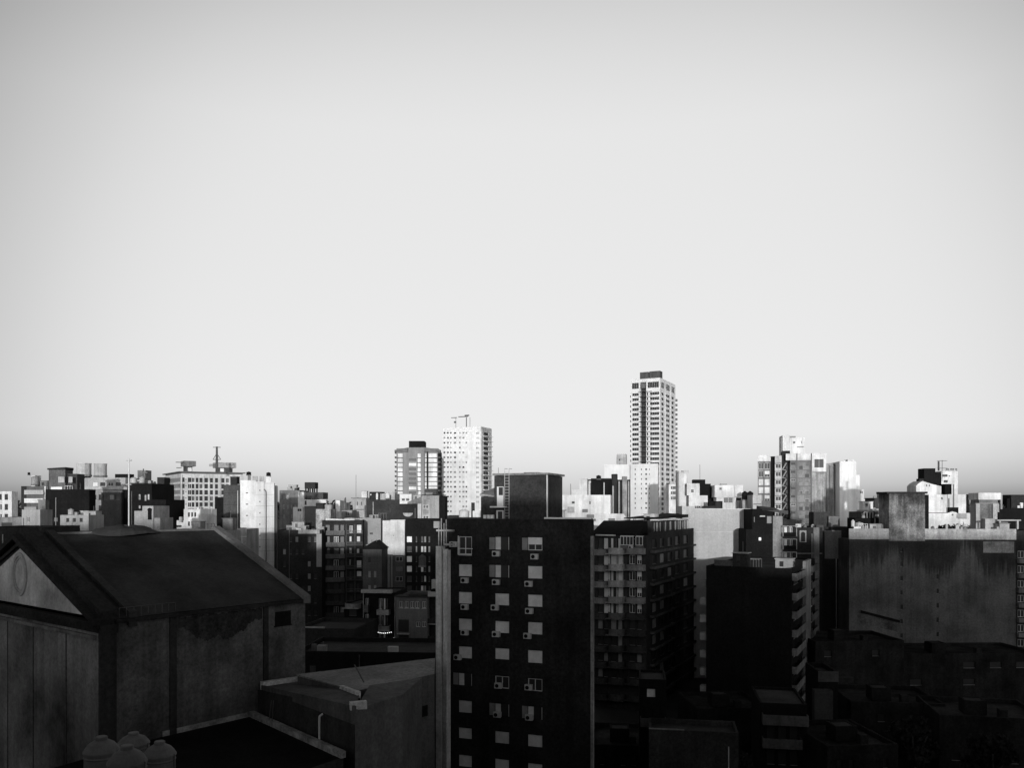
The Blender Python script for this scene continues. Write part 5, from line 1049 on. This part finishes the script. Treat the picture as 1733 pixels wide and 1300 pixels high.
# big pale party wall
PW = mat(.44, .10, .12, .16, name='pale_party_wall', joint=0)
B = Bld('party_wall_block', 'large plain pale party wall standing at centre right', 'building', 1176, 172, 0)
W_ = B.u(1272); zt = B.z(862); B.block('wall', 0, W_, 0, 10, B.z(896), zt, PW, rim=.1); B.block('wall', .02, B.u(1262), .06, 10, 0, B.z(896)-.003, PW, rim=0)
b = MB(); b.box(-.0, W_+.05, -.08, .2, zt+.002, zt+.12); b.box(0, B.u(1262), -.02+.0, .05, B.z(901), B.z(900.5)); B.part('coping', b, [WHITE])
B.block('left_wing', B.u(1154), -.01, -.2, 6, 0, B.z(857), mat(.5, .2, .25, .2), rim=.1)
b = MB(); b.box(.1, B.u(1212), .6, .7, zt+.13, B.z(856.5)); b.box(B.u(1212)+.01, B.u(1222), .6, .7, zt+.13, B.z(850)); B.part('dark_parapet', b, [DARK]); 
for i, ch in enumerate('BOY'):
    cu = bpy.data.curves.new('letter', 'FONT'); cu.body = ch; cu.size = .75; cu.extrude = .01; cu.materials.append(LIGHT)
    tmp = bpy.data.objects.new('tmp', cu); C.objects.link(tmp); dg = bpy.context.evaluated_depsgraph_get(); me = bpy.data.meshes.new_from_object(tmp.evaluated_get(dg)); bpy.data.objects.remove(tmp)
    o = link('painted_letter', me, B.root, (B.u(1178.2)+i*.52, .585, B.z(860.6))); o.rotation_euler = (R(90), 0, 0)
B.done()
# narrow dark blocks before it
B = Bld('dark_tower_house', 'narrow black block with one tiny lit window before the pale party wall', 'building', 1273, 164, -4)
W_ = B.u(1308); zt = B.z(862); B.block('wall', 0, W_, 0, 8, 0, zt, BLACK, {'F': [(B.u(1286), B.z(875), B.u(1295), B.z(873), 's'), (B.u(1298), B.z(886), B.u(1306), B.z(874), 'q'), (B.u(1276), B.z(884), B.u(1277.5), B.z(875), 'q')]}, rim=.2)
B.block('lower_step', B.u(1262), -.01+.0, -.3, 7, 0, B.z(896), BLACK, rim=.2); b = MB(); b.box(B.u(1284), B.u(1288), -.35, -.003, B.z(915), B.z(910)) if 0 else b.box(B.u(1284), B.u(1288), -.05, -.003, B.z(915), B.z(910)); B.part('lit_window', b, [mat(.8, .1, 0, 0, .5, emit=.2, name='lit_glass')])
b = MB(); b.prism([(B.u(1290), -.3), (B.u(1333), -.3), (B.u(1322), 5), (B.u(1290), 5)], B.z(864), [B.z(863), B.z(871), B.z(860), B.z(856)]); B.part('sloping_roof', b, [mat(.07, .4, 0, .4)])
B.block('grey_wall', W_+.01, B.u(1325), .3, 6, 0, B.z(874), mat(.25, .3, .3, .3), rim=.2)
B.block('balcony_wing', B.u(1325)+.01, B.u(1348), .6, 6, 0, B.z(880), DARK, {'F': [(.4, B.z(903+i*21), 1.0, B.z(892+i*21), 's') for i in range(3)]+[(1.3, B.z(903+i*21), 2.0, B.z(892+i*21), 'g') for i in range(3)]}, rim=.2)
for i in range(4): b = MB(); z_ = B.z(890+i*22); x0, x1 = B.u(1323), B.u(1347); b.box(x0, x1, -.8, .59, z_-.12, z_); b.box(x0, x0+.12, -.8, -.68, z_-2.1, z_-.12); b.box(x1-.12, x1, -.8, -.68, z_-2.1, z_-.12); b.box(x0+.12, x1-.12, -.75, -.7, z_-2.1, z_-1.3, 1); B.part('balcony', b, [mat(.36, .3, .3, .3), BLACK])
B.done()
# between C and the concrete building
B = simple('shrine_wall_block', 'dark block with a framed arched panel on its wall', 'building', 1347, 1392, 175, 893, DARK, 0, 10, finish=False)
b = MB(); b.box(B.u(1353), B.u(1364.5), -.1, -.003, B.z(918), B.z(898)); B.part('panel', b, [MID]); b = MB(); x = (B.u(1353)+B.u(1364.5))/2; b.poly([(x-.45, -.12, B.z(917)), (x+.45, -.12, B.z(917))]+[(x+.45*math.cos(math.pi*i/8), -.12, B.z(904)+.45*math.sin(math.pi*i/8)) for i in range(9)]); B.part('arch', b, [DARK])
b = MB(); b.box(B.u(1347), B.u(1390), -.5, -.003, B.z(938), B.z(936)); b.box(B.u(1376), B.u(1386), -.2, -.003, 0, B.z(893)); B.part('ledge', b, [CONC]); B.done()
B = simple('grey_panel_block', 'dark block with one lighter rendered panel left of the concrete building', 'building', 1386, 1440, 180, 892, DARK, 0, 10, finish=False)
b = MB(); b.box(B.u(1395), B.u(1423), -.25, -.003, B.z(946), B.z(898)); B.part('panel', b, [mat(.2, .25, .3, .3)])
B.block('roof_room', B.u(1380), B.u(1407), 1, 4, B.z(893), B.z(867), mat(.06, .4, .3, .4), rim=.1); B.block('fence_wall', B.u(1403), B.u(1422), .2, .5, B.z(893), B.z(874), CONC, rim=0); B.done()
# roofs before the white stepped block
B = simple('pergola_house', 'dark roof terrace with pale slab canopy left of the soot-stained tower', 'house', 1458, 1503, 185, 866.5, DGREY, 0, 7, finish=False, bot=HC-3.0)
b = MB(); b.box(-.2, B.W+.3, -.8, 2, B.zt+.002, B.zt+.4); B.part('roof_slab', b, [MID]); b = MB(); b.box(.05, .7, -.06, -.003, B.z(873.5), B.z(869)); b.box(2.2, 4.5, -.06, -.003, B.z(874), B.z(871)); B.part('pale_window', b, [LIGHT]); B.done()
simple('square_roof_hut', 'dark square hut behind the soot-stained tower', 'hut', 1480, 1504, 220, 843, mat(.06, .3, .3, .4), 0, 6, 2, 1, 'dq'); simple('tiny_white_chimney', 'small white chimney before the dark square hut', 'chimney', 1489.5, 1494, 205, 858, LIGHT, 0, 1)
simple('dark_roof_shed', 'black rooftop shed on the concrete building left part', 'shed', 1447, 1500, 172, 877, BLACK, 0, 4, bot=HC-6.5)
tank(1495.5, 169, 883.5, 893, 8, 'round grey tank before the black rooftop shed', MID); tank(1454, 169, 884, 893, 13, 'small white rounded hut on the concrete building edge', WHITE, group=None, cat='hut', name='rounded_hut'); tank(1443.5, 169, 880, 893, 6, 'thin white vent at the left corner of the concrete building', WHITE, cat='vent', name='roof_vent')
# right cluster
B = Bld('white_stepped_house', 'bright white cluster of stacked boxes right of the soot-stained tower', 'apartment block', 1557, 215, -4)
P_ = lambda n_, a, c_, py, pb, v, d, m, ops=(): B.block(n_, B.u(a, v), B.u(c_, v), v, v+d, B.z(pb, 0, v), B.z(py, 0, v), m, {'F': [(B.u(o[0], v)-B.u(a, v), B.z(o[3], 0, v), B.u(o[1], v)-B.u(a, v), B.z(o[2], 0, v), 'd') for o in ops]}, rim=.1)
b = MB(); PP = [(B.u(1556), B.z(900)), (B.u(1599), B.z(900)), (B.u(1599), B.z(823)), (B.u(1582), B.z(819)), (B.u(1567), B.z(814)), (B.u(1560), B.z(818)), (B.u(1556), B.z(822))]
b.poly([(x, 2, z) for x, z in PP]); b.poly([(x, 8, z) for x, z in PP][::-1])
for i in range(7): j = (i+1) % 7; b.quad((PP[j][0], 2, PP[j][1]), (PP[i][0], 2, PP[i][1]), (PP[i][0], 8, PP[i][1]), (PP[j][0], 8, PP[j][1]))
B.part('sloping_wall', b, [WHITE])
b = MB(); b.box(B.u(1573), B.u(1574.2), 1.9, 1.998, B.z(823.5), B.z(820)); b.box(B.u(1578), B.u(1579.2), 1.9, 1.998, B.z(823.5), B.z(820)); B.part('slit_window', b, [GLASS])
P_('black_room', 1564, 1583, 793, 825, 8.1, 4, BLACK); P_('black_room', 1583.2, 1593, 800, 823, 8.1, 3, BLACK); P_('black_room', 1556, 1563.5, 810.5, 822, 8.2, 2, DARK)
P_('white_tower', 1593.2, 1621, 798, 900, 8.1, 6, WHITE, [(1595, 1603.5, 803.5, 807.5), (1597, 1604, 813, 817.5), (1605.5, 1607.5, 805, 807)])
P_('dark_core', 1599.2, 1610.5, 819.5, 838, 1, 6, BLACK); P_('box_room', 1571, 1604, 837.5, 868, 0, 7, WHITE, [(1593, 1595.5, 842, 846)]); P_('box_room', 1604.1, 1635, 837, 872, -.3, 6, WHITE)
P_('dark_side', 1635.2, 1640, 837, 870, .5, 6, BLACK)
b = MB(); x = B.u(1611.7); b.box(x, x+.25, -.5, -.303, B.z(862), B.z(820)); x = B.u(1604); b.box(x, x+.2, -.55, -.303, B.z(883), B.z(844)); B.part('downpipe', b, [METAL])
P_('dark_recess', 1606, 1622, 859, 872, -1.2, .8, BLACK); P_('dark_recess', 1638, 1648, 858, 868, 1, 3, DARK)
b = MB(); xs_ = [(1571, 900), (1648, 900), (1648, 868.5), (1628, 868.5), (1622, 870), (1618, 867.5), (1612, 866), (1605, 868.5), (1571, 868.5)]
b.poly([(B.u(x, -2), -2, B.z(z, 0, -2)) for x, z in xs_]); b.poly([(B.u(x, -2), -1.25, B.z(z, 0, -2)) for x, z in xs_][::-1])
for i in range(len(xs_)): j = (i+1) % len(xs_); p, q = xs_[i], xs_[j]; b.quad((B.u(q[0], -2), -2, B.z(q[1], 0, -2)), (B.u(p[0], -2), -2, B.z(p[1], 0, -2)), (B.u(p[0], -2), -1.25, B.z(p[1], 0, -2)), (B.u(q[0], -2), -1.25, B.z(q[1], 0, -2)))
B.part('front_wall', b, [WHITE])
b = MB(); x = B.u(1612, -2); b.poly([(x+.25*math.cos(math.pi*i/6), -2.02, B.z(871.5)+.25*math.sin(math.pi*i/6)) for i in range(12)][::-1]); b.box(B.u(1571, -2), B.u(1604, -2), -2.06, -2.003, B.z(868.8), B.z(867.6)); b.box(B.u(1621, -2), B.u(1636, -2), -2.06, -2.003, B.z(878), B.z(877)); B.part('dark_trim', b, [METAL])
P_('grey_annex', 1620, 1636, 869.5, 877, -2.3, .25, MID); B.done()
antenna(1594.5, 222, 779, 815, 'antenna with crossbars above the white stacked boxes', 'yagi', METAL, 14, .07); antenna(1588.5, 224, 781, 797, 'short thick mast beside the crossbar antenna', 'whip', METAL, r=.25)
B = Bld('roof_sign_rail', 'thin dark rail standing along the white tower roof at right', 'railing', 1600, 226, 0); b = MB(); z_ = B.z(794.5); [b.bar((B.u(p), 0, z_-1.2), (B.u(p), 0, z_), .04) for p in (1601, 1606, 1613, 1619)]; [b.box(B.u(a), B.u(c_), -.1, .1, z_-.2, z_+.2) for a, c_ in ((1601, 1606), (1608.5, 1614.5), (1617, 1619.5))]; B.part('rail', b, [METAL]); B.done()
B = Bld('elevated_tank', 'white rectangular tank raised on a tall stained concrete stand', 'water tower', 1656, 178, -4)
W_ = B.u(1694); B.block('tank_box', 0, W_, 0, 4.5, B.z(846), B.z(834.5), WHITE, rim=.1); B.block('tank_foot', B.u(1658), B.u(1690), .3, 4, B.z(852.5), B.z(846)-.01, CONC, rim=0)
B.block('leg', B.u(1649.5), B.u(1656.5), -.6, 2, B.z(895), B.z(853), LIGHT, rim=0); B.block('leg', B.u(1678), B.u(1685.5), -.6, 2, B.z(895), B.z(853), mat(.45, .4, .5, .3), rim=0); B.block('stand_wall', B.u(1656.5)+.01, B.u(1678)-.01, -.2, 3.5, B.z(895), B.z(852.6), mat(.16, .5, .6, .4, scale=.5), rim=0)
b = MB(); b.box(B.u(1648), B.u(1688), -.7, 2.2, B.z(853)+.003, B.z(851.9)); b.box(B.u(1686), B.u(1689), -.5, -.3, B.z(867), B.z(853)-.1, 0); b.box(W_+.01, W_+.4, .2, 1, B.z(862), B.z(835)); B.part('top_slab', b, [MID]); B.done()
B = simple('stepped_dark_block', 'dark stepped block at the far right edge of the skyline', 'building', 1690, 1760, 230, 860, BLACK, 0, 14, finish=False)
B.block('step', B.u(1711.5), B.u(1717), 2, 8, B.z(861), B.z(844), BLACK, rim=.1); B.block('step', B.u(1717)+.01, B.u(1760), 1.5, 9, B.z(861), B.z(837.5), DARK, {'F': [(2.4, B.z(858), 3.4, B.z(851), 's')]}, rim=.1); B.done()
B = Bld('roof_pavilion', 'small pale open pavilion on the concrete building at far right', 'pavilion', 1688, 170, 0)
b = MB(); b.box(0, B.u(1728), 0, 3, B.z(882), B.z(880)); [b.box(B.u(p), B.u(p+3), 0, .4, B.z(896), B.z(882)-.003) for p in (1691, 1721)]; B.part('frame', b, [LIGHT]); B.block('booth', B.u(1697), B.u(1710), .8, 2.5, B.z(896), B.z(884), CONC, rim=.1); B.done()

# ================================================================== dark yard and roofs at the lower right
B = Bld('low_balcony_house', 'low house with a small pale balcony in the dark lower centre', 'house', 1082, 100, -8)
W_ = B.u(1128); zt = B.z(1150); B.block('wall', 0, W_, 0, 6, 0, zt, BLACK, {'F': [(B.u(1095), B.z(1180), B.u(1109), B.z(1166), 's')]}, rim=.3)
B.balc('F', .1, W_-.2, B.z(1225), mat(.12, .35, .2, .3), dep=1.1, h=.9); B.done()
B = simple('low_roof_house', 'broad low roof with worn dim render in the dark lower centre', 'house', 1098, 1250, 92, 1238, mat(.05, .5, .3, .5), -10, 5, finish=False); b = MB(); b.box(0, B.W*.4, -.1, .1, B.zt+.002, B.zt+.12); B.part('coping', b, [CONC]); B.done()
B = Bld('long_balcony_house', 'low block with two long dim balconies at lower right', 'apartment block', 1286, 98, -10)
W_ = B.u(1366); zt = B.z(1190); B.block('wall', 0, W_, 0, 9, 0, zt, BLACK, {'F': [(.8+i*1.3, zt-4.4-j*2.9, 1.7+i*1.3, zt-2.6-j*2.9, 'd') for i in range(3) for j in range(2)]}, rim=.3)
B.balc('F', .2, W_-.2, B.z(1221), mat(.13, .35, .3, .35), dep=1.2, h=1.05); B.balc('F', .2, W_-.9, B.z(1260), mat(.10, .35, .3, .35), dep=1.2, h=1.0); B.done()
B = simple('small_dim_house', 'small dim grey house stacked in two steps at lower right', 'house', 1385, 1418, 108, 1137, BLACK, -4, 6, finish=False)
b = MB(); b.box(-.05, B.W+.05, -.12, -.003, B.zt-1.35, B.zt); B.part('parapet', b, [mat(.085, .4, .2, .3)])
B.block('lower_step', B.u(1374), B.u(1405), -1.2, -.01, 0, B.z(1166), mat(.06, .4, .2, .3), rim=.2); b = MB(); b.box(B.W+.01, B.u(1446), .2, .6, B.z(1156), B.z(1147)); B.part('garden_wall', b, [DARK]); B.done()
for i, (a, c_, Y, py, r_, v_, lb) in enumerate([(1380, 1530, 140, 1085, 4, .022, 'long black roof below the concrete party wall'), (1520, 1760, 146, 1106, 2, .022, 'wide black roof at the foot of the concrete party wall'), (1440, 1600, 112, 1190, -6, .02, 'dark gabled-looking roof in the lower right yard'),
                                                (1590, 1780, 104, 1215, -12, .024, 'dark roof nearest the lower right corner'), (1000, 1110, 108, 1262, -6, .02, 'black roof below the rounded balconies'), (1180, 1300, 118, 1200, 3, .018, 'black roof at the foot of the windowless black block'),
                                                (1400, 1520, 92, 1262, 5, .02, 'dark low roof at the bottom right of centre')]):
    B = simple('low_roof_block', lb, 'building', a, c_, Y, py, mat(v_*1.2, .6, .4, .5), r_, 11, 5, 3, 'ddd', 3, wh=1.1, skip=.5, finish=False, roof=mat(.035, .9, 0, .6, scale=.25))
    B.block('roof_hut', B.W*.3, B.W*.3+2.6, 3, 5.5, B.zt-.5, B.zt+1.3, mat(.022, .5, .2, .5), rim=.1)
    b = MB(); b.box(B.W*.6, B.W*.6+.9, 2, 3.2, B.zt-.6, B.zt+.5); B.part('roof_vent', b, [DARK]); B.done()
b = MB(); b.quad((25, 60, .01), (62, 60, .01), (62, 160, .01), (25, 160, .01)); o = b.obj('street', [mat(.045, .3, 0, .4, name='street_asphalt')]); o['kind'] = 'structure'
# trees in the yards
def tree(px, Y, pyt, wpx, label, seed):
    rn = random.Random(seed); zt = Z(pyt, Y); r = wpx/FPX*Y/2
    t = bpy.data.objects.new('yard_tree', None); C.objects.link(t); t.location = (X(px, Y), Y, 0); tag(t, label, 'tree', 'trees in the dark yards')
    b = MB(); b.bar((0, 0, 0), (.1, 0, zt*.55), .28, 0, 8)
    for i in range(6): a = i*1.05; b.bar((.1, 0, zt*.5), (r*.55*math.cos(a), r*.55*math.sin(a), zt*.82), .1)
    b.obj('trunk', [BARK], t)
    b = MB()
    for i in range(11):
        a = rn.uniform(0, 6.3); d = rn.uniform(.1, .62)*r; foliage(b, (d*math.cos(a), d*math.sin(a), zt-r*.45-rn.uniform(0, 1.1)*r), r*.5, r*.5, r*.42, 330, .3, rn)
    b.obj('crown', [HEDGE], t)
for a in ((722, 128, 1086, 44, 'small round dark tree before the grey house with five windows'), (683, 122, 1096, 40, 'low dark tree left of the concrete shaft behind the shed roof'), (1610, 196, 881, 62, 'dark tree crown peeping over the pale parapet under the white boxes'), (1655, 192, 882, 40, 'narrower dark tree crown beside the raised tank stand'),
          (1546, 96, 1212, 90, 'wide dim tree in the lower right yard'), (1240, 96, 1252, 90, 'dim tree beside the low worn roof'), (1680, 90, 1240, 90, 'dim tree nearest the lower right corner')): tree(*a, seed=int(a[0]))
